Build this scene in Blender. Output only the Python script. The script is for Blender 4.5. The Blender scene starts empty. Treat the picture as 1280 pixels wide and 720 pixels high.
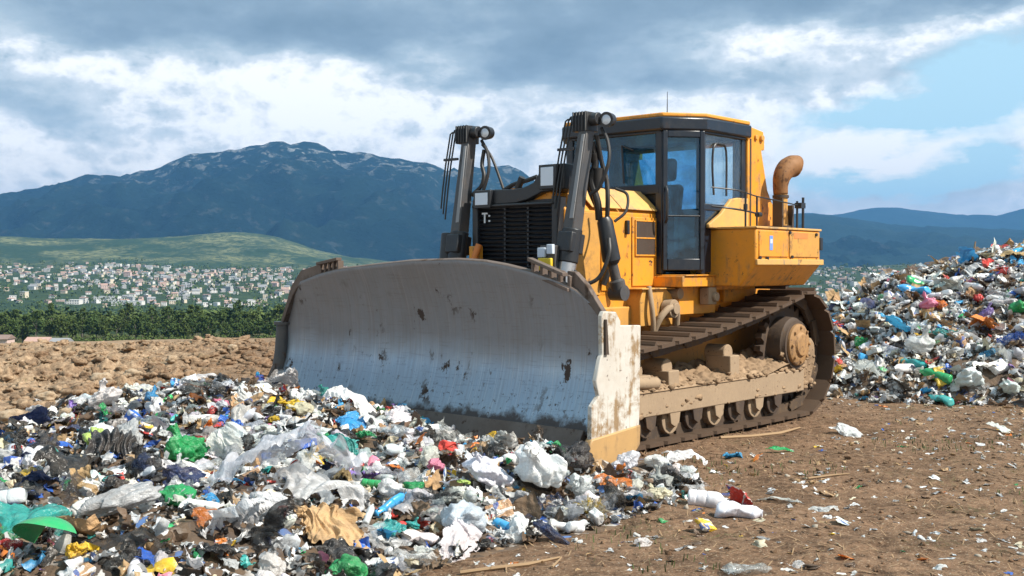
import bpy, bmesh, math, random
import numpy as np
from mathutils import Vector, Matrix, Euler

R = math.radians
SC = bpy.context.scene
COL = SC.collection
rng = random.Random(7)
nrng = np.random.default_rng(7)

# ------------------------------------------------------------------ noise (numpy)
_G = np.random.default_rng(3).normal(size=(256, 3))
_G /= np.linalg.norm(_G, axis=1)[:, None]
_PERM = np.random.default_rng(5).permutation(256)
_PERM = np.concatenate([_PERM, _PERM, _PERM])

def pn(P, seed=0):
    P = np.asarray(P, float) + seed * 17.31
    i = np.floor(P).astype(int)
    f = P - i
    i &= 255
    w = f * f * f * (f * (f * 6 - 15) + 10)
    out = 0
    for dx in (0, 1):
        for dy in (0, 1):
            for dz in (0, 1):
                h = _PERM[_PERM[_PERM[(i[..., 0] + dx) & 255] + ((i[..., 1] + dy) & 255)] + ((i[..., 2] + dz) & 255)]
                g = _G[h]
                d = (f[..., 0] - dx) * g[..., 0] + (f[..., 1] - dy) * g[..., 1] + (f[..., 2] - dz) * g[..., 2]
                wx = w[..., 0] if dx else 1 - w[..., 0]
                wy = w[..., 1] if dy else 1 - w[..., 1]
                wz = w[..., 2] if dz else 1 - w[..., 2]
                out = out + d * wx * wy * wz
    return out * 1.5

def fbm(P, octv=4, seed=0, gain=.5, lac=2.03):
    P = np.asarray(P, float)
    a, s = 1., 0
    for k in range(octv):
        s = s + a * pn(P * lac ** k, seed + k)
        a *= gain
    return s

def ridge(P, octv=4, seed=0, gain=.5, lac=2.07):
    P = np.asarray(P, float)
    a, s = 1., 0
    for k in range(octv):
        s = s + a * (1 - np.abs(pn(P * lac ** k, seed + k)) * 2)
        a *= gain
    return s

def vnoise(P, seed=0, octv=1):
    return np.stack([fbm(P, octv, seed), fbm(P, octv, seed + 31), fbm(P, octv, seed + 67)], -1)

def sstep(a, b, x):
    t = np.clip((x - a) / (b - a), 0, 1)
    return t * t * (3 - 2 * t)

# ------------------------------------------------------------------ objects
def tag(o, label=None, cat=None, group=None, kind=None):
    if label: o['label'] = label
    if cat: o['category'] = cat
    if group: o['group'] = group
    if kind: o['kind'] = kind
    return o

def empty(name, loc=(0, 0, 0), rz=0, parent=None):
    o = bpy.data.objects.new(name, None)
    o.location = loc
    o.rotation_euler = (0, 0, rz)
    o.empty_display_size = .2
    COL.objects.link(o)
    if parent: o.parent = parent
    return o

def mesh_np(name, V, Fq, mats=(), smooth=True, cols=None, mi=None):
    """mesh from a vertex array and an index array of quads or triangles"""
    me = bpy.data.meshes.new(name)
    V = np.asarray(V, np.float32)
    Fq = np.asarray(Fq, np.int32)
    n, k = Fq.shape
    me.vertices.add(len(V)); me.vertices.foreach_set('co', V.ravel())
    me.loops.add(n * k); me.loops.foreach_set('vertex_index', Fq.ravel())
    me.polygons.add(n)
    me.polygons.foreach_set('loop_start', np.arange(0, n * k, k, dtype=np.int32))
    me.polygons.foreach_set('loop_total', np.full(n, k, np.int32))
    me.update(calc_edges=True)
    me.validate()
    if smooth: me.polygons.foreach_set('use_smooth', np.ones(n, bool))
    for m in mats: me.materials.append(m)
    if mi is not None: me.polygons.foreach_set('material_index', np.asarray(mi, np.int32))
    if cols is not None:
        ca = me.color_attributes.new('tint', 'FLOAT_COLOR', 'POINT')
        c4 = np.ones((len(V), 4), np.float32); c4[:, :3] = cols
        ca.data.foreach_set('color', c4.ravel())
    me.update()
    return me

def link(name, me, parent=None, loc=None):
    o = bpy.data.objects.new(name, me)
    COL.objects.link(o)
    if parent: o.parent = parent
    if loc is not None: o.location = loc
    return o

class MB:
    """collects shapes into one bmesh; build() links them as ONE mesh object"""
    def __init__(s): s.b = bmesh.new()
    def _faces(s, vs, fs):
        v = [s.b.verts.new(p) for p in vs]
        for f in fs:
            try: s.b.faces.new([v[i] for i in f])
            except ValueError: pass
        return v
    def box(s, x0, x1, y0, y1, z0, z1):
        vs = [(x, y, z) for x in (x0, x1) for y in (y0, y1) for z in (z0, z1)]
        s._faces(vs, [(0, 1, 3, 2), (4, 6, 7, 5), (0, 4, 5, 1), (2, 3, 7, 6), (0, 2, 6, 4), (1, 5, 7, 3)])
        return s
    def obox(s, c, size, M):
        c = Vector(c); h = [d / 2 for d in size]
        vs = [c + M @ Vector((x * h[0], y * h[1], z * h[2])) for x in (-1, 1) for y in (-1, 1) for z in (-1, 1)]
        s._faces(vs, [(0, 1, 3, 2), (4, 6, 7, 5), (0, 4, 5, 1), (2, 3, 7, 6), (0, 2, 6, 4), (1, 5, 7, 3)])
        return s
    def bar(s, a, b, w, h, w2=None, h2=None, up=(0, 0, 1)):
        a, b = Vector(a), Vector(b); d = (b - a).normalized()
        u = Vector(up)
        if abs(d.dot(u)) > .97: u = Vector((1, 0, 0))
        sx = d.cross(u).normalized(); sz = sx.cross(d).normalized()
        w2 = w if w2 is None else w2; h2 = h if h2 is None else h2
        vs = []
        for p, ww, hh in ((a, w, h), (b, w2, h2)):
            for i, j in ((-1, -1), (1, -1), (1, 1), (-1, 1)):
                vs.append(p + sx * (i * ww / 2) + sz * (j * hh / 2))
        s._faces(vs, [(3, 2, 1, 0), (4, 5, 6, 7), (0, 1, 5, 4), (1, 2, 6, 5), (2, 3, 7, 6), (3, 0, 4, 7)])
        return s
    def prism(s, pts, d0, d1, axis='y'):
        """polygon extruded along an axis; pts are (x,z) for y, (y,z) for x, (x,y) for z"""
        def mk(p, d):
            return {'y': (p[0], d, p[1]), 'x': (d, p[0], p[1]), 'z': (p[0], p[1], d)}[axis]
        n = len(pts)
        vs = [mk(p, d0) for p in pts] + [mk(p, d1) for p in pts]
        fs = [tuple(range(n)), tuple(range(2 * n - 1, n - 1, -1))]
        fs += [(i, n + i, n + (i + 1) % n, (i + 1) % n) for i in range(n)]
        s._faces(vs, fs)
        return s
    def tube(s, pts, r, n=10, cap=True):
        pts = [Vector(p) for p in pts]
        m = len(pts)
        rs = list(r) if hasattr(r, '__len__') else [r] * m
        prev = None; rings = []
        for i, p in enumerate(pts):
            d = (pts[min(i + 1, m - 1)] - pts[max(i - 1, 0)]).normalized()
            if prev is None:
                u = Vector((0, 0, 1)) if abs(d.z) < .9 else Vector((1, 0, 0))
                sx = d.cross(u).normalized()
            else:
                sx = (prev - d * prev.dot(d)).normalized()
            prev = sx; sy = d.cross(sx)
            rings.append([s.b.verts.new(p + (sx * math.cos(2 * math.pi * k / n) + sy * math.sin(2 * math.pi * k / n)) * rs[i]) for k in range(n)])
        for a, b in zip(rings, rings[1:]):
            for k in range(n):
                s.b.faces.new((a[k], a[(k + 1) % n], b[(k + 1) % n], b[k]))
        if cap:
            s.b.faces.new(rings[0][::-1]); s.b.faces.new(rings[-1])
        return s
    def cyl(s, a, b, r, n=24, r2=None):
        return s.tube([a, b], [r, r if r2 is None else r2], n)
    def lathe(s, c, axis, prof, n=28):
        """prof: (distance along axis, radius)"""
        c, ax = Vector(c), Vector(axis).normalized()
        return s.tube([c + ax * p[0] for p in prof], [max(p[1], 1e-4) for p in prof], n)
    def build(s, name, mat, parent=None, bevel=0, smooth=None, seg=2):
        bmesh.ops.recalc_face_normals(s.b, faces=s.b.faces[:])
        me = bpy.data.meshes.new(name)
        s.b.to_mesh(me); s.b.free()
        for m in (mat if isinstance(mat, (list, tuple)) else [mat]): me.materials.append(m)
        for p in me.polygons: p.use_smooth = True
        me.set_sharp_from_angle(angle=R(34 if smooth is None else smooth))
        o = link(name, me, parent)
        if bevel:
            b = o.modifiers.new('bevel', 'BEVEL')
            b.width = bevel; b.segments = seg; b.limit_method = 'ANGLE'; b.angle_limit = R(40)
            b.harden_normals = False
        return o

def smooth_path(pts, n=8):
    """Catmull-Rom through the points"""
    P = [Vector(p) for p in pts]; P = [P[0] * 2 - P[1]] + P + [P[-1] * 2 - P[-2]]
    out = []
    for i in range(1, len(P) - 2):
        a, b, c, d = P[i - 1:i + 3]
        for k in range(n):
            t = k / n
            out.append(.5 * ((2 * b) + (c - a) * t + (2 * a - 5 * b + 4 * c - d) * t * t + (3 * b - a - 3 * c + d) * t ** 3))
    out.append(P[-2])
    return out

# ------------------------------------------------------------------ node helper
class N:
    def __init__(s, tree): s.t = tree; tree.nodes.clear()
    def new(s, typ, **kw):
        n = s.t.nodes.new(typ)
        for k, v in kw.items(): setattr(n, k, v)
        return n
    def put(s, sock, v):
        if isinstance(v, bpy.types.NodeSocket): s.t.links.new(v, sock)
        elif v is not None:
            if sock.type == 'RGBA' and len(v) == 3: v = (*v, 1)
            sock.default_value = v
    def m(s, op, a, b=None, c=None, clamp=False):
        n = s.new('ShaderNodeMath', operation=op, use_clamp=clamp)
        for i, v in enumerate((a, b, c)): s.put(n.inputs[i], v)
        return n.outputs[0]
    def vm(s, op, a, b=None):
        n = s.new('ShaderNodeVectorMath', operation=op)
        s.put(n.inputs[0], a); s.put(n.inputs[1], b)
        return n.outputs[0]
    def noise(s, vec, scale, detail=4, rough=.55, dist=0, col=False):
        n = s.new('ShaderNodeTexNoise')
        if vec is not None: s.put(n.inputs['Vector'], vec)
        for k, v in (('Scale', scale), ('Detail', detail), ('Roughness', rough), ('Distortion', dist)): s.put(n.inputs[k], v)
        return n.outputs['Color' if col else 'Fac']
    def voro(s, vec, scale, feature='F1', out='Distance'):
        n = s.new('ShaderNodeTexVoronoi', feature=feature)
        if vec is not None: s.put(n.inputs['Vector'], vec)
        n.inputs['Scale'].default_value = scale
        return n.outputs[out]
    def ramp(s, fac, stops, interp='LINEAR'):
        n = s.new('ShaderNodeValToRGB'); n.color_ramp.interpolation = interp
        e = n.color_ramp.elements
        while len(e) < len(stops): e.new(1)
        for k, (p, c) in enumerate(stops):
            e[k].position = p
            e[k].color = (c, c, c, 1) if not hasattr(c, '__len__') else (*c[:3], 1)
        s.put(n.inputs[0], fac)
        return n.outputs[0]
    def mix(s, fac, a, b, blend='MIX'):
        n = s.new('ShaderNodeMix', data_type='RGBA', blend_type=blend)
        s.put(n.inputs[0], fac); s.put(n.inputs[6], a); s.put(n.inputs[7], b)
        return n.outputs[2]
    def mapr(s, v, a, b, c=0., d=1.):
        n = s.new('ShaderNodeMapRange'); n.clamp = True
        s.put(n.inputs[0], v)
        for i, x in enumerate((a, b, c, d)): n.inputs[1 + i].default_value = x
        return n.outputs[0]
    def coord(s, which='Object'): return s.new('ShaderNodeTexCoord').outputs[which]
    def pos(s): return s.new('ShaderNodeNewGeometry').outputs['Position']
    def sep(s, v):
        n = s.new('ShaderNodeSeparateXYZ'); s.put(n.inputs[0], v); return n.outputs
    def comb(s, x, y, z):
        n = s.new('ShaderNodeCombineXYZ')
        for i, v in enumerate((x, y, z)): s.put(n.inputs[i], v)
        return n.outputs[0]
    def scale(s, v, xyz):
        return s.vm('MULTIPLY', v, xyz)
    def bump(s, h, strength=.3, dist=.02, normal=None):
        n = s.new('ShaderNodeBump')
        n.inputs['Strength'].default_value = strength; n.inputs['Distance'].default_value = dist
        s.put(n.inputs['Height'], h)
        if normal is not None: s.put(n.inputs['Normal'], normal)
        return n.outputs[0]
    def bsdf(s, color, rough=.6, metal=0, normal=None, **kw):
        n = s.new('ShaderNodeBsdfPrincipled')
        s.put(n.inputs['Base Color'], color); s.put(n.inputs['Roughness'], rough); s.put(n.inputs['Metallic'], metal)
        if normal is not None: s.put(n.inputs['Normal'], normal)
        for k, v in kw.items(): s.put(n.inputs[k.replace('_', ' ')], v)
        return n.outputs[0]
    def mixs(s, fac, a, b):
        n = s.new('ShaderNodeMixShader')
        s.put(n.inputs[0], fac); s.put(n.inputs[1], a); s.put(n.inputs[2], b)
        return n.outputs[0]
    def out(s, sh, vol=None):
        n = s.new('ShaderNodeOutputMaterial')
        if sh is not None: s.put(n.inputs['Surface'], sh)
        if vol is not None: s.put(n.inputs['Volume'], vol)

def material(name):
    m = bpy.data.materials.new(name); m.use_nodes = True
    return m, N(m.node_tree)
# ------------------------------------------------------------------ camera
FPX, HY, CAMH = 1400., 333., 1.7
PITCH = math.atan((360 - HY) / FPX)
cam_d = bpy.data.cameras.new('camera')
cam = bpy.data.objects.new('camera', cam_d); COL.objects.link(cam)
cam.location = (0, 0, CAMH); cam.rotation_euler = (R(90) - PITCH, 0, 0)
cam_d.sensor_width = 36; cam_d.lens = FPX / 1280 * 36
cam_d.clip_start = .1; cam_d.clip_end = 60000
SC.camera = cam
_CF = np.array([0, math.cos(PITCH), -math.sin(PITCH)]); _CU = np.array([0, math.sin(PITCH), math.cos(PITCH)])
def view_ray(u, v):
    return _CF + np.array([1., 0, 0]) * ((u - 640) / FPX) + _CU * ((360 - v) / FPX)
def to_px(p):
    d = np.array(p) - np.array([0, 0, CAMH]); w = d @ _CF
    return 640 + FPX * d[0] / w, 360 - FPX * (d @ _CU) / w, w

# ------------------------------------------------------------------ light
SUN_H = np.array([.92, -.40]); SUN_H /= np.linalg.norm(SUN_H)
SUN_EL = R(46)
sd = Vector((SUN_H[0] * math.cos(SUN_EL), SUN_H[1] * math.cos(SUN_EL), math.sin(SUN_EL)))
sun_d = bpy.data.lights.new('sun', 'SUN'); sun_d.energy = 5.0; sun_d.angle = R(.6); sun_d.color = (1, .93, .82)
sun = bpy.data.objects.new('sun', sun_d); COL.objects.link(sun)
sun.rotation_euler = (-sd).to_track_quat('-Z', 'Y').to_euler()

world = bpy.data.worlds.new('World'); SC.world = world; world.use_nodes = True
def build_world():
    n = N(world.node_tree)
    d = n.vm('NORMALIZE', n.coord('Generated'))
    x, y, z = n.sep(d)
    az = n.m('ARCTAN2', x, y)
    el = n.m('ARCSINE', z)
    # clouds are laid out by bearing and elevation, their edges broken up by noise
    cp = n.comb(n.m('MULTIPLY', az, 1.), n.m('MULTIPLY', el, 2.3), 0.)
    wx = n.m('SUBTRACT', n.noise(cp, 7, 6, .6), .5)
    wy = n.m('SUBTRACT', n.noise(n.vm('ADD', cp, (5.2, 1.3, 2.)), 7, 6, .6), .5)
    az2 = n.m('ADD', az, n.m('MULTIPLY', wx, .24))
    el2 = n.m('ADD', el, n.m('MULTIPLY', wy, .10))
    def gauss(u, v, su, sv, amp):
        a0 = math.atan((u - 640) / FPX); e0 = math.atan((HY - v) / FPX * math.cos(a0))
        p = n.m('MULTIPLY', n.m('SUBTRACT', az2, a0), FPX / su * .94)
        q = n.m('MULTIPLY', n.m('SUBTRACT', el2, e0), FPX / sv)
        r2 = n.m('ADD', n.m('MULTIPLY', p, p), n.m('MULTIPLY', q, q))
        return n.m('MULTIPLY', n.m('POWER', 2.718, n.m('MULTIPLY', r2, -.5)), amp)
    def total(gs, base):
        s = base
        for g in gs: s = n.m('ADD', s, gauss(*g))
        return s
    base = n.ramp(n.mapr(el2, 0, 1.2), [(0, .66), (.06, .63), (.095, .55), (.13, .42), (.165, .28), (.20, .20), (.25, .17), (.34, .28), (.5, .42), (1, .45)])
    bright = total([(390, 125, 125, 42, .40), (300, 105, 70, 26, .16), (470, 92, 65, 28, .22), (520, 150, 70, 30, .14), (60, 84, 80, 18, .30), (120, 85, 50, 12, .10),
                    (60, 195, 170, 35, .18), (260, 150, 120, 30, .10), (60, 135, 150, 14, -.06), (620, 185, 110, 35, .16), (580, 75, 50, 16, .10),
                    (590, 115, 60, 26, -.16), (650, 70, 180, 40, -.14), (340, 165, 70, 12, -.06),
                    (860, 82, 80, 14, .16), (740, 128, 90, 20, .16), (960, 75, 60, 18, .14), (1100, 46, 110, 18, .46), (1050, 112, 80, 20, .42),
                    (1240, 22, 70, 18, .34), (930, 112, 60, 12, -.06), (1080, 195, 140, 30, .40), (1230, 165, 80, 25, .34), (1170, 248, 180, 14, -.20),
                    (950, 20, 250, 25, -.04), (1010, 160, 60, 8, -.1), (800, 105, 130, 14, -.16), (700, 150, 80, 14, -.05), (980, 200, 60, 30, .12)], base)
    nb = n.noise(n.comb(n.m('MULTIPLY', az, 1.), n.m('MULTIPLY', el, 1.9), .3), 11, 9, .52)
    nb2 = n.noise(n.comb(n.m('MULTIPLY', az, 1.), n.m('MULTIPLY', el, 4.6), 2.3), 4.0, 5, .5)
    bright = n.m('ADD', bright, n.m('MULTIPLY', n.m('SUBTRACT', nb, .5), .95))
    bright = n.m('ADD', bright, n.m('MULTIPLY', n.m('SUBTRACT', nb2, .5), .62))
    # cauliflower detail in the sunlit heads
    nc = n.noise(n.comb(n.m('ADD', az, n.m('MULTIPLY', wx, .03)), n.m('MULTIPLY', el, 1.5), 4.1), 24, 8, .58)
    bil = n.m('SUBTRACT', .17, n.m('ABSOLUTE', n.m('MULTIPLY', n.m('SUBTRACT', nc, .5), 2.)))
    bright = n.m('ADD', bright, n.m('MULTIPLY', bil, n.mapr(bright, .42, .72, .05, 1.25)))
    k = 9.2
    def c(*v): return tuple(q * k for q in v)
    cloud = n.ramp(bright, [(0, (.21, .30, .38)), (.20, (.28, .38, .47)), (.40, (.42, .53, .61)), (.54, (.60, .69, .75)), (.68, (.72, .79, .84)), (.84, (.98, 1.0, 1.01)), (1., (1.12, 1.12, 1.1))])
    cloud = n.vm('SCALE', cloud); cloud.node.inputs['Scale'].default_value = k
    cloud = n.mix(n.mapr(el, .0, .115, 1, 0), cloud, n.mix(.5, cloud, (11.2, 9.6, 7.3)))      # creamy low clouds
    sky = n.new('ShaderNodeTexSky', sky_type='NISHITA', sun_disc=False)
    sky.sun_elevation = SUN_EL; sky.sun_rotation = math.atan2(SUN_H[0], SUN_H[1])
    sky.air_density = 1.; sky.dust_density = .6; sky.ozone_density = 1.2
    gap = total([(1225, 105, 80, 38, 1.0), (1120, 148, 80, 16, .95), (1190, 218, 70, 14, .75), (1050, 232, 90, 12, .6), (1270, 120, 60, 30, .5), (1100, 235, 90, 12, .35), (1180, 205, 50, 10, .3), (990, 185, 30, 12, .3)], 0.)
    gap = n.m('ADD', gap, n.mapr(el, .40, .70, 0, .80))
    gap = n.m('SUBTRACT', gap, n.m('MULTIPLY', n.m('SUBTRACT', nb, .5), 1.0))
    gapm = n.mapr(gap, .30, .85)
    skyc = n.mix(.75, sky.outputs[0], c(.58, .88, 1.0))
    colr = n.mix(gapm, cloud, skyc)
    bg = n.new('ShaderNodeBackground'); n.put(bg.inputs['Color'], colr); bg.inputs['Strength'].default_value = .090
    o = n.new('ShaderNodeOutputWorld'); n.put(o.inputs['Surface'], bg.outputs[0])
build_world()
world.cycles.sampling_method = 'MANUAL'; world.cycles.sample_map_resolution = 512

SC.view_settings.view_transform = 'Standard'; SC.view_settings.look = 'None'
SC.view_settings.exposure = .50; SC.view_settings.gamma = 1
SC.render.engine = 'CYCLES'
SC.cycles.max_bounces = 6; SC.cycles.transparent_max_bounces = 12; SC.cycles.volume_bounces = 0
SC.cycles.diffuse_bounces = 3; SC.cycles.glossy_bounces = 3
SC.cycles.caustics_reflective = False; SC.cycles.caustics_refractive = False

# ------------------------------------------------------------------ terrain shape
def zc(v, depth): return (HY - v) / FPX * depth + CAMH
_TR = [0, 34, 46, 70, 150, 300, 390, 480, 800, 1500, 2700]
_TZ = [0, 0, -.6, -5, -14, -24, -26, -27, -40, -57, -5]
_HU = [-900, -300, 0, 60, 130, 210, 300, 340, 400, 440, 500, 640, 1000, 1060, 1120, 1280, 1700, 2600]
_HV = [310, 302, 299, 301, 301, 297, 293, 296, 312, 322, 328, 334, 336, 336, 332, 326, 330, 330]
def edge_shift(x, y):
    """the tipped plateau ends sooner on the left than on the right"""
    return 10.5 * sstep(.02, -.16, np.asarray(x) / np.maximum(np.asarray(y), 1.))
def terrain_z(x, y):
    x = np.asarray(x, float); y = np.asarray(y, float)
    yy = np.maximum(y, 1.); r = np.hypot(x, y)
    r = r + edge_shift(x, y) * (1 - sstep(60, 140, r))
    u = 640 + FPX * x / yy
    near = np.interp(r, _TR, _TZ)
    crest = (HY - np.interp(u, _HU, _HV)) / FPX * 3700
    far = np.interp(r, [2700, 3100, 3700, 4600, 9000, 20000], [-5, 0, 0, 0, 0, 0])
    g = sstep(2700, 3650, r) * (1 - .7 * sstep(3800, 4800, r))
    z = np.where(r > 2700, -5 + (crest + 5) * g, near)
    P = np.stack([x / 260, y / 260, x * 0], -1)
    z = z + fbm(P, 4, 3) * 9 * sstep(500, 3000, r) + fbm(P * 6, 3, 5) * 1.2 * sstep(60, 300, r)
    return z

# heaps of waste: footprint polygons with a crest
def poly_sd(x, y, poly):
    """signed distance to a polygon, positive inside"""
    x = np.asarray(x, float); y = np.asarray(y, float)
    d = np.full(x.shape, 1e9); ins = np.zeros(x.shape, bool)
    n = len(poly)
    for i in range(n):
        ax, ay = poly[i]; bx, by = poly[(i + 1) % n]
        ex, ey = bx - ax, by - ay
        t = np.clip(((x - ax) * ex + (y - ay) * ey) / (ex * ex + ey * ey), 0, 1)
        d = np.minimum(d, np.hypot(x - ax - t * ex, y - ay - t * ey))
        c = ((ay > y) != (by > y)) & (x < (bx - ax) * (y - ay) / (by - ay + 1e-12) + ax)
        ins ^= c
    return np.where(ins, d, -d)

FRONT = [(-6, 4.2), (-.9, 4.8), (-.55, 6.2), (.15, 6.9), (.65, 7.3), (1.15, 7.9), (1.45, 8.5), (1.5, 9.3), (1.1, 9.9), (.2, 10.0), (-1.2, 11.2), (-2.3, 12.2), (-3.1, 12.9),
         (-4.1, 12.6), (-4.9, 11.0), (-5.2, 9.0), (-6.2, 6.5)]
BACK = [(3.75, 14.6), (4.5, 13.75), (6.0, 13.5), (8, 13.2), (12, 13), (15, 16), (15, 25), (8, 25), (5.6, 22), (4.3, 18.5)]
def front_h(x, y):
    sd = poly_sd(x, y, FRONT)
    P = np.stack([np.asarray(x) * 1., np.asarray(y) * 1., np.zeros(np.shape(x))], -1)
    top = .30 + .27 * np.exp(-(((np.asarray(x) + 2.1) / 1.6) ** 2 + ((np.asarray(y) - 10.6) / 1.5) ** 2)) - .12 * sstep(-.8, 1.2, x)
    h = top * sstep(-.05, 1.2, sd) + (fbm(P * 1.1, 3, 11) * .10 + fbm(P * 3.7, 2, 15) * .04) * sstep(0, .7, sd)
    return np.where(sd > -.05, np.maximum(h, -.1), -.1), sd
def back_h(x, y):
    x = np.asarray(x, float); y = np.asarray(y, float)
    sd = poly_sd(x, y, BACK)
    P = np.stack([x, y, x * 0], -1)
    top = np.interp(x * 17.5 / np.maximum(y, 1), [3.8, 4.4, 4.9, 5.4, 5.7, 6.6, 7.4, 8.2, 12], [.55, .8, 1.0, 1.12, 1.42, 1.68, 1.88, 1.92, 2.0])
    base = np.interp(x, [3, 4.5, 6, 8, 12], [14.2, 13.75, 13.5, 13.2, 13.])
    rise = np.clip((y - base) / 3.9, 0, 1)
    h = top * (rise ** .85) * sstep(-.05, .5, sd) + (fbm(P * .9, 3, 21) * .18 + fbm(P * 3, 2, 25) * .07) * sstep(0, .8, sd)
    return np.where(sd > -.05, np.maximum(h, -.1), -.1), sd
def ground_z(x, y):
    x = np.asarray(x, float); y = np.asarray(y, float)
    P = np.stack([x, y, x * 0], -1)
    r = np.hypot(x, y)
    u = 640 + FPX * x / np.maximum(y, 1.)
    z = fbm(P * .35, 3, 41) * .05 + fbm(P * 1.6, 3, 43) * .022 + fbm(P * 6, 3, 47) * .010
    # rough tipped soil on the left with a low bank at its far edge
    rough = sstep(-2.6, -5.0, x + .12 * (y - 12)) * sstep(7, 12, y) * (1 - sstep(24, 26, r))
    Q = P + .25 * vnoise(P * 1.3, 57)
    patchy = .30 + 1.15 * sstep(-.25, .35, fbm(P * .33, 3, 63))
    z = z + rough * (sstep(14, 20, y) * .03 + .02)
    z = z + rough * ((ridge(P * .6, 3, 51, .55) - 1.) * .07 + np.maximum(fbm(Q * .55, 3, 59), 0) * .16 + patchy * (fbm(Q * 1.3, 5, 53, .66) * .13 + (ridge(Q * 2.6, 4, 58, .66) - 1.2) * .035))
    return z
O_DZ = np.array([.96, 12.15, 0.])
TH = R(42)
DF = np.array([-math.sin(TH), -math.cos(TH)]); DL = np.array([math.cos(TH), -math.sin(TH)])
def dz_local(x, y):
    return (np.asarray(x) - O_DZ[0]) * DF[0] + (np.asarray(y) - O_DZ[1]) * DF[1], (np.asarray(x) - O_DZ[0]) * DL[0] + (np.asarray(y) - O_DZ[1]) * DL[1]
# the three height fields are sampled once on a grid and read back bilinearly
class Field:
    def __init__(s, fn, x0, x1, y0, y1, st):
        s.x0, s.y0, s.st = x0, y0, st
        xs, ys = np.arange(x0, x1, st), np.arange(y0, y1, st)
        s.Z = np.asarray(fn(*np.meshgrid(xs, ys, indexing='ij')), float)
        s.nx, s.ny = s.Z.shape
    def __call__(s, x, y):
        fx = np.clip((np.asarray(x, float) - s.x0) / s.st, 0, s.nx - 1.001); fy = np.clip((np.asarray(y, float) - s.y0) / s.st, 0, s.ny - 1.001)
        i = fx.astype(int); j = fy.astype(int); u = fx - i; v = fy - j
        return s.Z[i, j] * (1 - u) * (1 - v) + s.Z[i + 1, j] * u * (1 - v) + s.Z[i, j + 1] * (1 - u) * v + s.Z[i + 1, j + 1] * u * v
_front, _back = front_h, back_h
F_H, F_S = Field(lambda x, y: _front(x, y)[0], -7, 3, 3.5, 14, .05), Field(lambda x, y: _front(x, y)[1], -7, 3, 3.5, 14, .05)
B_H, B_S = Field(lambda x, y: _back(x, y)[0], 3, 16, 12, 26, .06), Field(lambda x, y: _back(x, y)[1], 3, 16, 12, 26, .06)
G_Z = Field(ground_z, -17, 17, 3.5, 33, .07)
def front_f(x, y):
    x = np.asarray(x, float); y = np.asarray(y, float); o = (x < -6.9) | (x > 2.9) | (y < 3.6) | (y > 13.9)
    return np.where(o, -.1, F_H(x, y)), np.where(o, -3., F_S(x, y))
def back_f(x, y):
    x = np.asarray(x, float); y = np.asarray(y, float); o = (x < 3.1) | (x > 15.9) | (y < 12.1) | (y > 25.9)
    return np.where(o, -.1, B_H(x, y)), np.where(o, -3., B_S(x, y))
def surf_z(x, y):
    """top of the ground or of the heap standing on it"""
    f, sf = front_f(x, y); b, sb = back_f(x, y); g = G_Z(x, y)
    return np.maximum(g, np.maximum(np.where(sf > 0, f, -1), np.where(sb > 0, b, -1)))
def hit(u, v):
    """where the sight line of a picture point meets the ground or a heap"""
    r = view_ray(u, v)
    t = np.arange(4.5, 40, .02)
    x, y, z = r[0] * t, r[1] * t, CAMH + r[2] * t
    s = surf_z(x, y)
    k = np.argmax(z < s)
    if not (z < s).any(): k = len(t) - 1
    return float(x[k]), float(y[k]), float(s[k]), float(t[k])
# ------------------------------------------------------------------ machine materials
def paint(name, col, rough=.42, dirt=.35, rust=.15, dirtcol=(.30, .20, .11), metal=0., scale=1., mudz=None, dust=.25):
    """worn paint: dust film, mud splashes, chips with rust, fine bump"""
    m, n = material(name)
    p = n.coord('Object')
    big = n.noise(p, 1.7 * scale, 7, .62)
    fine = n.noise(p, 9 * scale, 8, .68)
    streak = n.noise(n.scale(p, (14., 14., 1.6)), 1.2 * scale, 6, .6)
    c = n.mix(n.mapr(n.noise(p, .9 * scale, 3), .3, .7, 0, .3), col, tuple(q * .72 for q in col))
    dm = n.m('MULTIPLY', n.mapr(big, .46, .60), n.mapr(fine, .42, .58))
    dm = n.m('ADD', dm, n.m('MULTIPLY', n.m('MULTIPLY', n.mapr(streak, .50, .62), n.mapr(big, .40, .56)), .7))
    if mudz:
        z = n.sep(p)[2]
        zm = n.mapr(n.m('ADD', z, n.m('MULTIPLY', n.m('SUBTRACT', fine, .5), 1.1)), mudz[0], mudz[1], 1, 0)
        dm = n.m('MAXIMUM', dm, zm)
    dm = n.m('MULTIPLY', dm, dirt * 1.6, clamp=True)
    dm = n.m('MAXIMUM', dm, n.m('MULTIPLY', n.mapr(n.noise(p, 2.6, 7, .7), .34, .66), dust * 1.5))
    c = n.mix(dm, c, n.mix(fine, dirtcol, tuple(q * .55 for q in dirtcol)))
    chips = n.mapr(n.noise(p, 11 * scale, 8, .72), .60, .62)
    chips = n.m('MULTIPLY', chips, n.mapr(n.noise(p, 2.3 * scale, 3), .46, .56))
    ch = n.m('MULTIPLY', chips, min(1, rust * 4))
    c = n.mix(ch, c, n.mix(fine, (.10, .04, .018), (.05, .035, .03)))
    rg = n.m('ADD', rough, n.m('MULTIPLY', dm, .4), clamp=True)
    h = n.m('ADD', n.m('MULTIPLY', fine, .4), n.m('MULTIPLY', dm, .6))
    n.out(n.bsdf(c, rg, metal, n.bump(h, .22, .012)))
    return m

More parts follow.
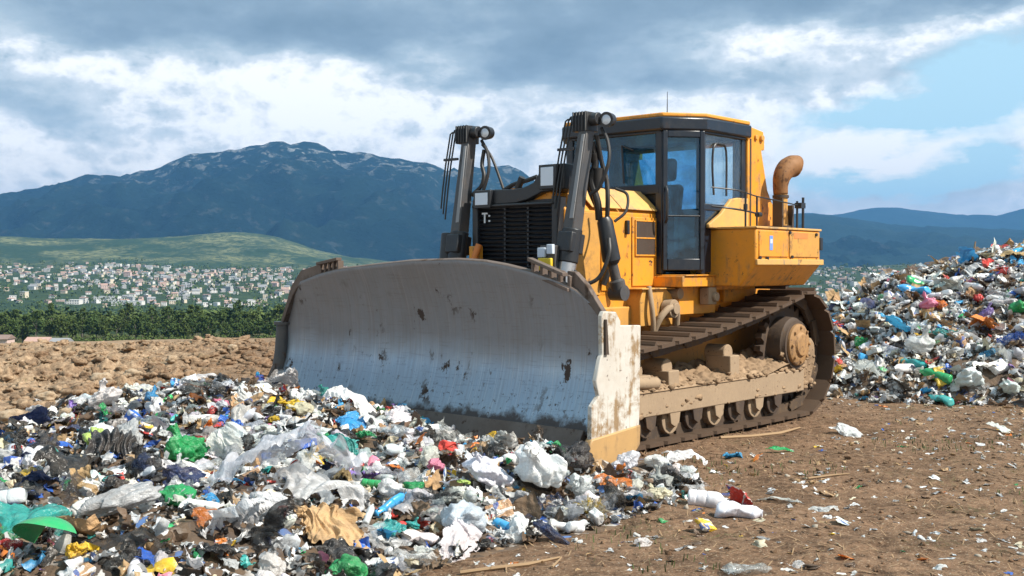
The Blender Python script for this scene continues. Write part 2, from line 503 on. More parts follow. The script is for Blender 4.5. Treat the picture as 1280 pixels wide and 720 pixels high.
M = {}
M['yellow'] = paint('yellow_paint', (.80, .315, .016), .42, .42, .3, (.40, .23, .10), mudz=(.8, 1.6), dust=.22)
M['yellow_top'] = paint('dusty_yellow_paint', (.74, .40, .09), .55, .6, .2, (.42, .29, .17), dust=.40)
M['yellow_rusty'] = paint('scraped_yellow_paint', (.66, .33, .06), .5, .55, .35, (.30, .16, .07), dust=.3)
M['orange_ram'] = paint('orange_paint', (.75, .20, .02), .4, .2, .2)
M['black'] = paint('black_paint', (.013, .016, .022), .38, .18, .12, (.10, .085, .07), dust=.10)
M['frame_black'] = paint('cab_black_paint', (.008, .015, .028), .28, .12, .05, (.08, .075, .07), dust=.06)
M['grille'] = paint('grille_black', (.010, .013, .019), .40, .12, .05, (.07, .06, .05), dust=.10)
M['grey'] = paint('grey_paint', (.050, .053, .060), .40, .3, .2, (.20, .15, .11), dust=.15)
M['lightgrey'] = paint('light_grey_paint', (.25, .255, .27), .36, .35, .2, (.24, .18, .13), dust=.15)
M['white_worn'] = paint('worn_pale_paint', (.62, .60, .56), .5, .6, .35, (.36, .24, .13), dust=.25, scale=1.3)
M['tan_bit'] = paint('tan_end_bit', (.50, .30, .12), .5, .5, .3, (.22, .14, .08), dust=.2)
M['shoe'] = paint('track_shoe_steel', (.095, .062, .042), .55, .5, .5, (.14, .085, .05), .25, 1.6, dust=.35)
M['link'] = paint('track_link_steel', (.055, .040, .032), .6, .6, .5, (.17, .11, .065), .2, 2.2, dust=.4)
M['mudsteel'] = paint('muddy_frame_steel', (.30, .215, .14), .75, .75, .4, (.44, .32, .21), 0., 2.4, dust=.6)
M['mud'] = paint('dried_mud', (.36, .245, .15), .9, .7, .0, (.24, .155, .09), 0., 2.6, dust=.5)
M['drum'] = paint('dark_drum', (.05, .035, .028), .6, .5, .4, (.14, .09, .055), 0., 2., dust=.3)
M['hub'] = paint('hub_cover', (.40, .22, .085), .6, .5, .35, (.22, .13, .07), 0., 2.2, dust=.3)
M['rubber'] = paint('rubber_hose', (.016, .016, .018), .5, .2, .0, (.10, .08, .06), dust=.12)
M['chrome'] = paint('ram_rod_steel', (.60, .60, .62), .28, .2, .1, (.2, .15, .1), .85, dust=.1)
M['rustpipe'] = paint('rusty_yellow_pipe', (.30, .13, .035), .6, .7, .8, (.12, .055, .025), 0., 1.6, dust=.35)
M['vent'] = paint('vent_brown', (.045, .028, .020), .6, .3, .2, (.10, .07, .05), dust=.3)
M['seat'] = paint('seat_vinyl', (.012, .017, .026), .6, .1, 0, dust=.1)
M['sticker_blue'] = paint('blue_sticker', (.10, .26, .75), .4, .2, 0, (.6, .6, .6), dust=.25)
M['tag_white'] = paint('white_tag', (.62, .70, .82), .45, .3, 0, (.3, .25, .2), dust=.1)
M['tag_yellow'] = paint('yellow_tag', (.80, .55, .02), .45, .25, 0, (.3, .2, .1), dust=.1)
M['red_scuff'] = paint('red_scuffed_paint', (.70, .21, .05), .5, .4, .3, (.5, .3, .1), dust=.2)

def blade_steel():
    m, n = material('worn_blade_steel')
    p = n.coord('Object')
    fine = n.noise(p, 7, 8, .65)
    brush = n.noise(n.scale(p, (1., 26., 1.2)), 1.5, 6, .6)
    big = n.noise(p, 1.1, 5, .6)
    c = n.mix(n.mapr(big, .35, .7), (.34, .42, .50), (.30, .345, .39))
    c = n.mix(n.mapr(brush, .47, .62, 0, .30), c, (.25, .24, .24))
    scr = n.noise(n.scale(p, (1., 2.2, 40.)), 1.6, 3, .5, .3)
    c = n.mix(n.mapr(scr, .60, .64, 0, .18), c, (.13, .11, .10))
    scr2 = n.noise(n.scale(p, (1., 55., 1.1)), 1.3, 4, .5, .2)
    c = n.mix(n.mapr(scr2, .60, .65, 0, .24), c, (.62, .64, .66))
    z = n.sep(p)[2]
    # dusty brown film above mid-height, the ground's reflection painted into it
    top = n.mapr(n.m('ADD', z, n.m('MULTIPLY', n.m('SUBTRACT', big, .5), .25)),   .80, 1.06)
    cl = n.mapr(n.noise(n.scale(p, (1., 1., .8)), 5.5, 7, .66), .575, .61)
    cl = n.m('MULTIPLY', cl, n.mapr(n.noise(p, 1.6, 2), .47, .57))
    low = n.mapr(n.m('ADD', z, n.m('MULTIPLY', n.m('SUBTRACT', n.noise(p, 5, 6, .65), .5), .34)), .40, .46, 1, 0)
    specks = n.m('MULTIPLY', n.mapr(n.noise(p, 24, 4, .6), .62, .64), n.mapr(z, .35, .9, .9, .0))
    cl = n.m('MAXIMUM', n.m('MAXIMUM', cl, specks), n.m('MULTIPLY', low, .9))
    film = n.m('MULTIPLY', top, .60)
    c = n.mix(film, c, n.mix(fine, (.20, .140, .108), (.125, .088, .070)))
    c = n.mix(cl, c, (.045, .026, .018))
    rough = n.m('ADD', n.m('ADD', .33, n.m('MULTIPLY', fine, .12)), n.m('MULTIPLY', n.m('MAXIMUM', cl, n.m('MULTIPLY', top, .5)), .4), clamp=True)
    metal = n.m('SUBTRACT', n.m('SUBTRACT', .92, n.m('MULTIPLY', film, .9)), n.m('MULTIPLY', cl, .85), clamp=True)
    n.out(n.bsdf(c, rough, metal, n.bump(n.m('ADD', n.m('MULTIPLY', brush, .5), cl), .12, .01)))
    return m
M['blade'] = blade_steel()
M['blade_back'] = paint('dirty_blade_steel', (.17, .13, .11), .55, .5, .4, (.10, .065, .045), .3, dust=.3)

def glass_mat(name, tint, fac, dust=(.22, .25, .26)):
    """tinted pane with a thin film of dust, blue light painted in on cab panes, and a mirror-like sheen"""
    m, n = material(name)
    t = n.new('ShaderNodeBsdfTransparent'); n.put(t.inputs[0], tint)
    g = n.new('ShaderNodeBsdfGlossy'); g.inputs['Roughness'].default_value = .03; n.put(g.inputs['Color'], (.85, .92, 1.))
    du = n.new('ShaderNodeBsdfDiffuse'); n.put(du.inputs['Color'], dust)
    p = n.coord('Object')
    fr = n.new('ShaderNodeLayerWeight'); fr.inputs['Blend'].default_value = .5
    refl = n.m('ADD', .045, n.m('MULTIPLY', n.m('POWER', fr.outputs['Facing'], 4.), .8), clamp=True)
    a = n.mixs(n.m('MULTIPLY', n.mapr(n.noise(p, 2.2, 6, .65), .42, .68), fac), t.outputs[0], du.outputs[0])
    n.out(n.mixs(refl, a, g.outputs[0]))
    return m
M['glass'] = glass_mat('cab_glass', (.34, .66, .86), .50, (.035, .12, .20))  # blue of the sky and lit interior painted in as the film colour
M['glass_side'] = glass_mat('clear_side_glass', (.84, .92, .95), .10)
M['glass_lamp'] = glass_mat('lamp_glass', (.8, .85, .9), .12)
m, n = material('lamp_reflector'); n.out(n.bsdf((.50, .56, .64), .25, .35)); M['lamp'] = m
m, n = material('white_letter_paint'); n.out(n.bsdf((.62, .66, .70), .5)); M['white'] = m

# ------------------------------------------------------------------ bulldozer
DZ = empty('bulldozer', tuple(O_DZ), math.atan2(DF[1], DF[0]))
tag(DZ, 'yellow crawler bulldozer with a glazed cab and a wide steel blade pressed against the waste', 'bulldozer')
YC = .2

# main body and hood
body = MB(); body.box(-2.25, 1.45, YC - .62, YC + .55, .55, 1.46); body.box(-2.35, -1.2, YC - .75, YC + .62, 1.3, 1.72)
body.build('body', M['yellow'], DZ, .012)
hood = MB(); hood.prism([(-.35, 1.40), (.75, 1.40), (.75, 2.24), (.53, 2.46), (-.13, 2.46), (-.35, 2.24)], -.02, 1.52, 'x')
hd = hood.build('hood', M['yellow'], DZ, .015)
# dusty top plates above the side doors
c = MB(); c.bar((.03, .665, 2.375), (.66, .665, 2.375), .30, .012, up=(0, .70, .72)); c.bar((.675, .665, 2.375), (1.14, .665, 2.375), .30, .012, up=(0, .70, .72))
c.build('top_plate', M['yellow_top'], hd, .004)
d = MB(); d.box(.02, .47, .752, .766, 1.50, 2.20); sdoor = d.build('side_door', M['yellow'], DZ, .006)
v = MB(); v.box(.09, .42, .766, .778, 1.82, 2.16); v.build('vent', M['vent'], sdoor, .003)
v = MB(); v.box(.075, .435, .767, .783, 1.98, 1.995); v.box(.075, .435, .767, .783, 2.155, 2.17); v.box(.075, .435, .767, .783, 1.805, 1.82); v.box(.075, .09, .767, .781, 1.82, 2.155); v.box(.42, .435, .767, .781, 1.82, 2.155)
v.build('vent_frame', M['yellow'], sdoor, .003)
d = MB(); d.box(.49, .98, .752, .764, 1.46, 2.20); sd2 = d.build('side_door', M['yellow'], DZ, .006)
h = MB(); h.box(.56, .60, .764, .80, 2.02, 2.16); h.build('door_handle', M['black'], sd2, .006)
d = MB(); d.box(1.0, 1.48, .752, .762, 1.42, 2.22); sd3 = d.build('side_door', M['yellow_rusty'], DZ, .006)
s = MB(); s.prism([(-.02, 1.10), (-.02, 1.40), (.10, 1.47), (.50, 1.47), (.55, 1.36), (.55, 1.10)], .62, .92, 'y'); s.box(-.03, .56, .60, .95, 1.465, 1.482)
s.build('side_step', M['yellow_rusty'], DZ, .01)
s = MB(); s.prism([(.5, .75), (.5, 1.30), (1.45, 1.30), (1.45, .75)], .60, .80, 'y'); s.build('side_cover', M['yellow_rusty'], DZ, .015)
# hydraulic couplings low on the side
s = MB()
s.tube(smooth_path([(.35, .93, 1.02), (.32, 1.0, 1.18), (.20, 1.03, 1.28), (.06, 1.02, 1.25), (0, .98, 1.1)], 6), .035, 8)
s.cyl((.12, .93, 1.27), (.12, 1.04, 1.27), .095, 18); s.cyl((.12, 1.04, 1.27), (.12, 1.07, 1.27), .06, 14)
s.cyl((-.05, .75, 1.42), (-.05, 1.0, 1.42), .06, 12); s.tube(smooth_path([(.42, .93, 1.5), (.44, .98, 1.3), (.40, .97, 1.1), (.35, .9, .95)], 6), .028, 8)
s.build('hydraulic_coupling', M['mudsteel'], DZ, .006)

# radiator grille with its guard
g = MB(); g.box(1.50, 1.54, YC - .54, YC + .50, 1.20, 2.34)
for k in range(26):
    z = 1.24 + k * .042
    g.bar((1.565, YC - .50, z), (1.565, YC + .46, z), .045, .012, up=(.55, 0, .83))
for y in (-.17, .13): g.box(1.55, 1.575, YC + y - .012, YC + y + .012, 1.24, 2.32)
gr = g.build('grille', M['grille'], DZ)
e = MB()
e.box(1.588, 1.594, YC - .46, YC - .385, 2.215, 2.232); e.box(1.588, 1.594, YC - .432, YC - .413, 2.13, 2.215); e.box(1.588, 1.594, YC - .37, YC - .35, 2.14, 2.158); e.box(1.588, 1.594, YC - .37, YC - .35, 2.19, 2.208)
e.build('emblem', M['white'], gr)
g = MB()
g.box(1.48, 1.62, YC - .57, YC - .50, 1.15, 2.36); g.box(1.48, 1.62, YC + .46, YC + .53, 1.15, 2.36)
g.prism([(-.36, 2.30), (-.36, 2.46), (.16, 2.45), (.30, 2.46), (.42, 2.50), (.50, 2.60), (.53, 2.66), (.80, 2.66), (.80, 2.42), (.52, 2.40), (.36, 2.34), (.20, 2.31)], 1.28, 1.60, 'x')
g.box(1.60, 1.63, YC - .57, YC + .50, 2.28, 2.31)
gd = g.build('radiator_guard', M['black'], DZ, .012)
for (y0, y1, z0, z1) in ((-.30, -.13, 2.305, 2.425), (.555, .71, 2.455, 2.63)):
    f = MB(); f.box(1.60, 1.645, y0 - .03, y1 + .03, z0 - .03, z1 + .025)
    hl = f.build('headlight', M['black'], DZ, .006)
    f = MB(); f.box(1.6455, 1.652, y0, y1, z0, z1); f.build('lens', M['lamp'], hl, .003)
# hoses and brackets between lamp and post
s = MB()
s.tube(smooth_path([(1.5, -.05, 2.45), (1.52, .10, 2.50), (1.54, .25, 2.52), (1.52, .40, 2.56)], 5), .022, 8)
s.tube(smooth_path([(1.45, .0, 2.46), (1.5, .15, 2.46), (1.56, .30, 2.44), (1.58, .45, 2.48)], 5), .016, 8)
s.cyl((1.55, .18, 2.46), (1.55, .24, 2.56), .035, 10); s.build('hood_hose', M['rubber'], gd)

# lift posts
def lift_post(side):
    yb = YC + side * .70; yt = YC + side * (.79 if side > 0 else .74)
    def at(t, dx=0, dy=0, dz=0):           # along the post, foot to head
        return Vector((1.78 - .31 * t + dx, yb + (yt - yb) * t + dy, 1.25 + 1.85 * t + dz))
    sg = side
    p = MB(); p.bar(at(.36), at(.95), .125, .15, .10, .12, up=(1, 0, 0))
    post = p.build('lift_post', M['grey'], DZ, .012)
    q = MB(); q.bar(at(.48, .077, .03), at(.90, .067, .02), .045, .010, .035, .010, up=(1, 0, 0)); q.build('pale_strip', M['lightgrey'], post, .003)  # narrow pale grey strip up the post's front face
    q = MB(); q.bar(at(.31), at(.41), .17, .20, up=(1, 0, 0)); q.cyl(at(.26), at(.43), .095, 20); q.build('collar', M['black'], post, .012)
    q = MB(); q.cyl(at(-.02), at(.3), .085, 20); q.build('ram_rod', M['chrome'] if side > 0 else M['lightgrey'], post)
    # ribbed head with the hose manifold
    q = MB(); hd_ = at(.965)
    q.box(hd_.x - .09, hd_.x + .08, hd_.y - .12, hd_.y + .05, hd_.z - .09, hd_.z + .09)
    for k in range(5): q.box(hd_.x + .08, hd_.x + .093, hd_.y - .115 + k * .036, hd_.y - .10 + k * .036, hd_.z - .09, hd_.z + .093)
    q.cyl((hd_.x, hd_.y - .16, hd_.z + .02), (hd_.x, hd_.y + .13, hd_.z + .02), .06, 18)
    q.build('post_head', M['black'], post, .008)
    # round work lamp on the outer side
    lc = hd_ + Vector((-.02, .185, .015))
    q = MB(); q.lathe(lc - Vector((.10, 0, 0)), (1, .15, -.08), [(0, .03), (.02, .06), (.10, .072), (.11, .072), (.112, .058), (.10, .056)], 20); q.bar(hd_ + Vector((-.05, .05, 0)), lc - Vector((.06, 0, 0)), .05, .05)
    q.build('work_lamp', M['black'], post)
    q = MB(); q.lathe(lc + Vector((.002, .016, -.008)), (1, .15, -.08), [(0, .054), (.006, .054), (.012, .03), (.013, .0)], 18); q.build('lamp_lens', M['lamp'], post)
    # straight pressure hoses hanging off the inner side
    for k in range(3):
        o = -.10 - .038 * k
        q = MB()
        q.tube([hd_ + Vector((.02, -.13, .085 - .02 * k)), hd_ + Vector((.04, o - .035, .075 - .02 * k)), hd_ + Vector((.05, o - .05, .02)), at(.80, .07, o - .055), at(.66, .08, o - .05), at(.50 + .03 * k, .08, o - .045)], .0085, 7)
        q.build('pressure_hose', M['rubber'], post)
    q = MB(); b = at(.83, .07); q.box(b.x, b.x + .03, b.y - .24, b.y - .05, b.z - .012, b.z + .012); q.build('hose_clamp', M['black'], post)
    # slack hose loops behind the head
    q = MB()
    q.tube(smooth_path([hd_ + Vector((-.05, .12, -.06)), at(.86, -.06, .22), at(.76, -.05, .27), at(.64, -.06, .20), at(.60, -.06, .10)], 6), .017, 8)
    q.build('slack_hose', M['rubber'], post)
    if side < 0:
        q = MB(); q.tube(smooth_path([hd_ + Vector((-.06, .12, -.10)), at(.84, -.10, .24), at(.72, -.16, .33), at(.62, -.2, .40), at(.56, -.22, .45)], 6), .014, 8); q.build('slack_hose', M['rubber'], post)
        q = MB(); q.tube(smooth_path([at(.88, -.08, .15), at(.80, -.08, .14), at(.74, -.07, .19), at(.68, -.07, .17), at(.63, -.06, .06)], 6), .02, 8); q.build('slack_hose', M['rubber'], post)
        q = MB(); q.cyl(at(.22, .03, .23), at(.36, .0, .29), .035, 12); q.build('small_ram', M['orange_ram'], post)
        q = MB(); b = at(.2); q.box(b.x - .12, b.x - .02, b.y + .17, b.y + .27, b.z - .2, b.z + .28); q.build('post_bracket', M['yellow'], post, .008)
        q = MB(); q.cyl(at(.10, 0, -.12), at(.42, 0, -.14), .085, 18); q.cyl(at(.02, 0, -.12), at(.14, 0, -.12), .072, 16); q.build('side_cylinder', M['black'], post, .006)
        q = MB(); q.cyl(at(.03, .0, -.125), at(.13, .01, -.125), .078, 16); q.build('cylinder_band', M['lightgrey'], post)
    else:
        # valve block with tags
        b = at(.255, .13, -.13)
        q = MB(); q.box(b.x - .08, b.x, b.y - .09, b.y + .09, b.z - .16, b.z + .17); q.build('valve_block', M['grey'], post, .006)
        for (dx, y0, y1, z0, z1) in ((.03, -.10, -.01, .06, .15), (.02, -.08, -.01, -.17, -.07), (.04, .02, .09, .09, .18)):
            q = MB(); q.box(b.x + .001, b.x + dx, b.y + y0, b.y + y1, b.z + z0, b.z + z1); q.build('white_tag', M['tag_white'], post, .006)
        q = MB(); q.box(b.x + .001, b.x + .035, b.y - .09, b.y + .07, b.z - .06, b.z + .055); q.build('yellow_tag', M['tag_yellow'], post, .01)
        q = MB(); q.tube(smooth_path([at(.22, 0, .10), at(.16, .0, .22), at(.19, -.06, .34), at(.30, -.08, .40), at(.38, -.1, .36)], 6), .018, 8); q.build('slack_hose', M['rubber'], post)
for sd_ in (1, -1): lift_post(sd_)

# tilt cylinder hanging outside the hood
t = MB(); t.tube([(1.28, 1.02, 2.16), (1.27, 1.025, 2.12), (1.20, 1.05, 1.76), (1.19, 1.053, 1.72)], [.055, .075, .088, .06], 20)
tc = t.build('tilt_cylinder', M['black'], DZ)
t = MB(); t.tube([(1.19, 1.053, 1.72), (1.13, 1.075, 1.50)], .05, 16); t.lathe((1.15, 1.07, 1.58), (-.25, .1, -1), [(0, .05), (.02, .075), (.10, .075), (.12, .05)], 16); t.cyl((1.12, 1.0, 1.45), (1.12, 1.15, 1.45), .075, 16)
t.build('cylinder_eye', M['grey'], tc)
t = MB()
t.tube(smooth_path([(1.30, .98, 2.14), (1.34, .99, 2.3), (1.38, .95, 2.5), (1.36, .98, 2.66), (1.42, .98, 2.86)], 6), .035, 10)
t.tube(smooth_path([(1.27, 1.05, 2.12), (1.30, 1.08, 2.32), (1.29, 1.06, 2.5), (1.33, 1.03, 2.68), (1.42, 1.04, 2.92)], 6), .022, 8)
t.tube(smooth_path([(1.24, .98, 2.10), (1.28, .93, 2.26), (1.36, .9, 2.44), (1.40, .93, 2.60), (1.45, .95, 2.75)], 6), .02, 8)
t.cyl((1.33, .98, 2.44), (1.35, 1.0, 2.62), .05, 12); t.cyl((1.36, .97, 2.68), (1.39, .98, 2.76), .042, 12)
t.build('hose_bundle', M['rubber'], tc)
t = MB(); t.tube(smooth_path([(1.22, 1.1, 2.12), (1.12, 1.16, 2.22), (1.05, 1.12, 2.38), (1.10, 1.02, 2.44)], 6), .014, 8); t.build('slack_hose', M['rubber'], tc)
t = MB(); t.tube(smooth_path([(1.0, .80, 1.52), (.95, .84, 1.68), (.9, .82, 1.74), (.86, .83, 1.60), (.82, .82, 1.40)], 6), .03, 8); t.build('slack_hose', M['rubber'], tc)

# ------------------------------------------------------------------ cab
cab = empty('cab', parent=DZ)
PL = [(.04, YC - .62), (.04, YC + .62), (-.31, YC + .90), (-1.16, YC + .90), (-1.16, YC - .90), (-.31, YC - .90)]
def post3(mb, p, z0, z1, w): mb.box(p[0] - w / 2, p[0] + w / 2, p[1] - w / 2, p[1] + w / 2, z0, z1)
f = MB()
zt = 3.10
for i, p in enumerate(PL):
    if i in (0, 1): post3(f, (p[0] - .03, p[1] - (.03 if i else -.03)), 1.62, zt, .085)
    elif i in (2, 5): post3(f, (p[0], p[1] - (.03 if i == 2 else -.03)), 1.62, zt, .075)
    else: post3(f, (p[0] + .04, p[1] - (.04 if i == 3 else -.04)), 1.62, zt, .09)
for a, b in zip(PL, PL[1:] + PL[:1]):
    f.bar((a[0] * .97 - .02, a[1] * .98 + YC * .02, 3.12), (b[0] * .97 - .02, b[1] * .98 + YC * .02, 3.12), .07, .09)
f.bar((.02, YC - .60, 2.50), (.02, YC + .60, 2.50), .07, .10)                 # sill below the front window
f.bar((-.31, YC + .885, 2.32), (-1.14, YC + .885, 2.32), .05, .07)
f.bar((-.31, YC - .885, 2.32), (-1.14, YC - .885, 2.32), .05, .07)
f.bar((.02, YC - .60, 1.66), (-.31, YC - .87, 1.66), .06, .10)
f.box(-1.14, .0, YC - .60, YC + .60, 1.56, 1.64)
f.box(-1.14, -1.10, YC - .86, YC + .86, 1.6, 2.35)
f.box(-.02, .0, YC - .6, YC + .6, 1.6, 2.47)
f.box(-1.12, -.32, YC - .87, YC - .85, 1.6, 2.30)
f.build('cab_frame', M['frame_black'], cab, .012)
# lower outer wall of the cab under the side window, in yellow
w = MB(); w.prism([(-.36, 2.10), (-.36, 2.14), (-.60, 2.26), (-.80, 2.42), (-.95, 2.44), (-1.155, 2.44), (-1.155, 2.10)], YC + .90, YC + .945, 'y'); w.build('side_wall', M['yellow_top'], cab, .01)
w = MB(); w.box(-1.14, -.34, YC + .84, YC + .865, 1.64, 2.34); w.build('inner_wall', M['frame_black'], cab)
# door in the slanted corner facing out
a, b = Vector((.04, YC + .62, 0)), Vector((-.31, YC + .90, 0)); dv = (b - a).normalized(); nv = Vector((-dv.y, dv.x, 0)); nv = -nv if nv.y < 0 else nv
ln = (b - a).length
Mx = Matrix((dv, nv, Vector((0, 0, 1)))).transposed()
def dpt(s, o, z): return a + dv * s + nv * o + Vector((0, 0, z))
f = MB()
for (s0, s1, z0, z1) in ((.0, .05, 1.66, 3.1), (ln - .05, ln, 1.66, 3.1), (.05, ln - .05, 3.03, 3.1), (.05, ln - .05, 1.66, 1.78)):
    f.obox(dpt((s0 + s1) / 2, .03, (z0 + z1) / 2), (s1 - s0, .05, z1 - z0), Mx)
door = f.build('door', M['frame_black'], cab, .008)
f = MB(); f.obox(dpt(ln / 2, .025, 2.405), (ln - .10, .008, 1.25), Mx); f.build('door_glass', M['glass'], door)
f = MB(); f.tube(smooth_path([dpt(.03, .06, 2.15), dpt(.03, .10, 2.22), dpt(.03, .10, 2.45), dpt(.03, .06, 2.52)], 5), .013, 8); f.build('door_handle', M['black'], door)
f = MB(); f.tube([dpt(.05, .045, 2.22), dpt(ln - .05, .045, 2.22)], .009, 8); f.build('door_bar', M['black'], door)
f = MB(); f.obox(dpt(ln / 2, .045, 3.175), (ln - .08, .02, .11), Mx); f.build('visor_glass', M['glass'], cab)
f = MB(); f.box(.025, .033, YC - .54, YC + .54, 2.55, 3.08); f.build('windshield', M['glass'], cab)
f = MB(); f.tube([(.05, YC + .15, 2.58), (.05, YC + .12, 2.98)], .012, 6); f.tube([(.05, YC + .12, 2.98), (.05, YC + .27, 2.92)], .009, 6); f.build('wiper', M['black'], cab)
for sgn in (1, -1):
    y = YC + sgn * .89
    f = MB(); f.prism([(-.35, 2.36), (-.35, 3.08), (-1.08, 3.08), (-1.08, 2.36)] if sgn < 0 else [(-.35, 2.12), (-.35, 3.08), (-1.08, 3.08), (-1.08, 2.40)], y - .004, y + .004, 'y'); sw = f.build('side_window', M['glass_side'], cab)
    f = MB()
    f.tube(smooth_path([(-.50, y + sgn * .02, 2.45), (-.47, y + sgn * .02, 2.75), (-.50, y + sgn * .02, 2.96), (-.62, y + sgn * .02, 2.99), (-.74, y + sgn * .02, 2.93), (-.75, y + sgn * .02, 2.45)], 5), .013, 6)
    f.build('window_bar', M['black'], sw)
f = MB(); f.box(-1.13, -1.126, YC - .84, YC + .84, 2.40, 3.08); f.build('rear_window', M['glass_side'], cab)
r_ = MB()
RP = [(.10, YC - .66), (.10, YC + .66), (-.29, YC + .96), (-1.20, YC + .96), (-1.20, YC - .96), (-.29, YC - .96)]
r_.prism(RP, 3.10, 3.24, 'z'); roof = r_.build('roof', M['frame_black'], cab, .02)
r_ = MB(); r_.prism([(p[0] * .97 - .03, YC + (p[1] - YC) * .98) for p in RP], 3.242, 3.285, 'z'); r_.build('roof_plate', M['yellow'], cab, .012)
r_ = MB(); r_.tube([(.0, YC + .66, 3.28), (-.01, YC + .655, 3.5)], [.006, .003], 6); r_.build('antenna', M['black'], cab)
# seat and controls inside
s = MB(); s.box(-.92, -.45, YC - .24, YC + .24, 1.95, 2.10); s.bar((-.85, YC, 2.05), (-.95, YC, 2.62), .46, .12); s.bar((-.95, YC, 2.66), (-.97, YC, 2.92), .26, .11); s.box(-.8, -.55, YC - .15, YC + .15, 1.62, 1.95)
s.build('seat', M['seat'], cab, .05, seg=3)
s = MB(); s.box(-.9, -.5, YC + .30, YC + .42, 1.64, 2.25); s.box(-.28, -.05, YC - .45, YC + .45, 1.64, 2.42); s.tube([(-.5, YC + .36, 2.25), (-.45, YC + .36, 2.45)], [.02, .03], 8); s.build('console', M['seat'], cab, .02)

# rollover posts behind the cab
for sgn in (1, -1):
    y0, y1 = YC + sgn * .93, YC + sgn * .73
    r_ = MB(); r_.prism([(-1.21, 3.235), (-1.50, 3.20), (-1.53, 3.02), (-1.46, 2.98), (-1.60, 2.55), (-1.95, 2.10), (-1.95, 1.7), (-1.165, 1.7), (-1.165, 3.09), (-1.21, 3.09)], min(y0, y1), max(y0, y1), 'y')
    rp = r_.build('rollover_post', M['yellow'], DZ, .015)
    q = MB(); q.box(-1.57, -1.50, min(y0, y1) + .03, max(y0, y1) - .03, 3.0, 3.12); q.cyl((-1.44, y0, 3.12), (-1.44, y0 + sgn * .03, 3.12), .035, 10); q.cyl((-1.32, y0, 3.12), (-1.32, y0 + sgn * .025, 3.12), .03, 10); q.build('bolt', M['yellow_rusty'], rp, .004)
    q = MB(); q.box(-1.23, -1.20, y0 + (0 if sgn > 0 else -.004), y0 + (.004 if sgn > 0 else 0), 1.9, 3.1); q.build('seam', M['vent'], rp)
r_ = MB(); r_.box(-1.48, -1.22, YC - .73, YC + .73, 3.06, 3.22); r_.build('rollover_beam', M['yellow'], DZ, .015)

# ------------------------------------------------------------------ tanks over the tracks
def tank(sgn):
    yi, yo, ym = YC + sgn * .83, YC + sgn * 1.40, YC + sgn * 1.21
    xf, xr = -.52, -1.93
    t = MB(); t.prism([(yi, 1.49), (ym, 1.49), (yo, 1.71), (yo, 2.09), (yi, 2.09)], xr, xf, 'x')
    tk = t.build('fuel_tank' if sgn > 0 else 'tool_locker', M['yellow'], DZ, .018)
    t = MB(); t.box(xr - .015, xf + .012, min(yi, yo + sgn * .012), max(yi, yo + sgn * .012), 2.09, 2.114); t.build('tank_lid', M['yellow_top'], tk, .006)
    t = MB(); ys = sorted((yo + sgn * .001, yo + sgn * .03)); t.box(xr - .03, xf + .02, ys[0], ys[1], 1.715, 1.775); t.build('lower_lip', M['yellow_top'], tk, .006)
    t = MB(); ys = sorted((yo + sgn * .001, yo + sgn * .012)); t.box(-1.18, xf - .05, ys[0], ys[1], 1.80, 2.07); t.build('hatch', M['yellow'], tk, .006)
    t = MB(); t.box(xr + .04, -1.21, ys[0], ys[1], 1.80, 2.07); t.build('hatch', M['yellow_rusty'], tk, .006)
    if sgn > 0:
        t = MB(); t.box(-.84, -.775, yo + .0125, yo + .0155, 1.87, 2.02); t.build('sticker', M['sticker_blue'], tk)
        t = MB(); t.box(-.83, -.785, yo + .0158, yo + .0165, 1.94, 1.985); t.build('sticker_panel', M['tag_white'], tk)
        t = MB(); t.box(-1.62, -1.30, yo + .0125, yo + .0145, 2.0, 2.062); t.build('red_scuff', M['red_scuff'], tk)
        for (x, z) in ((-.72, 1.785), (-1.25, 1.80), (-1.8, 2.05), (-1.20, 2.06), (-.57, 1.79)):
            t = MB(); t.cyl((x, yo + .012, z), (x, yo + .03, z), .018, 8); t.build('latch', M['black'], tk)
        t = MB(); t.box(xr - .03, xr + .03, yo - .12, yo + .02, 1.88, 2.02); t.build('rear_catch', M['black'], tk, .004)
    t = MB(); t.prism([(xr, 1.62), (xr, 1.72), (-1.5, 1.72), (-1.5, 1.45)], min(yi, ym), max(yi, ym), 'y'); t.build('mud_flap', M['vent'], tk)
    return tk
for sgn in (1, -1): tank(sgn)
s = MB(); s.box(-.515, .10, .60, 1.12, 1.49, 1.60); s.box(-.515, .06, .58, 1.14, 1.60, 1.615); s.box(-.75, -.05, .60, .98, 1.2, 1.49); s.box(-1.9, -.53, .80, 1.029, 1.45, 1.72)
s.build('floor_step', M['yellow'], DZ, .012)
s = MB(); s.box(-.55, -.40, 1.0, 1.12, 1.30, 1.48); s.cyl((-.5, 1.0, 1.38), (-.5, 1.16, 1.38), .05, 12); s.build('step_bracket', M['mudsteel'], DZ, .01)
# grab rail
s = MB(); y = YC + 1.30
s.tube(smooth_path([(-.10, y - .17, 2.50), (-.35, y - .02, 2.475), (-.69, y, 2.43), (-1.10, y, 2.405), (-1.62, y, 2.37)], 4), .0075, 8)
for x, zt_ in ((-.48, 2.465), (-.71, 2.43)): s.tube([(x, y, 2.11), (x, y, zt_)], .011, 8)
s.tube(smooth_path([(-.10, y - .17, 2.31), (-.25, y - .05, 2.29), (-.48, y, 2.27), (-.71, y, 2.25)], 4), .010, 8)
s.cyl((-.71, y, 2.24), (-.78, y, 2.24), .028, 10); s.cyl((-.48, y, 2.28), (-.48, y, 2.34), .022, 8)
s.build('grab_rail', M['black'], DZ)
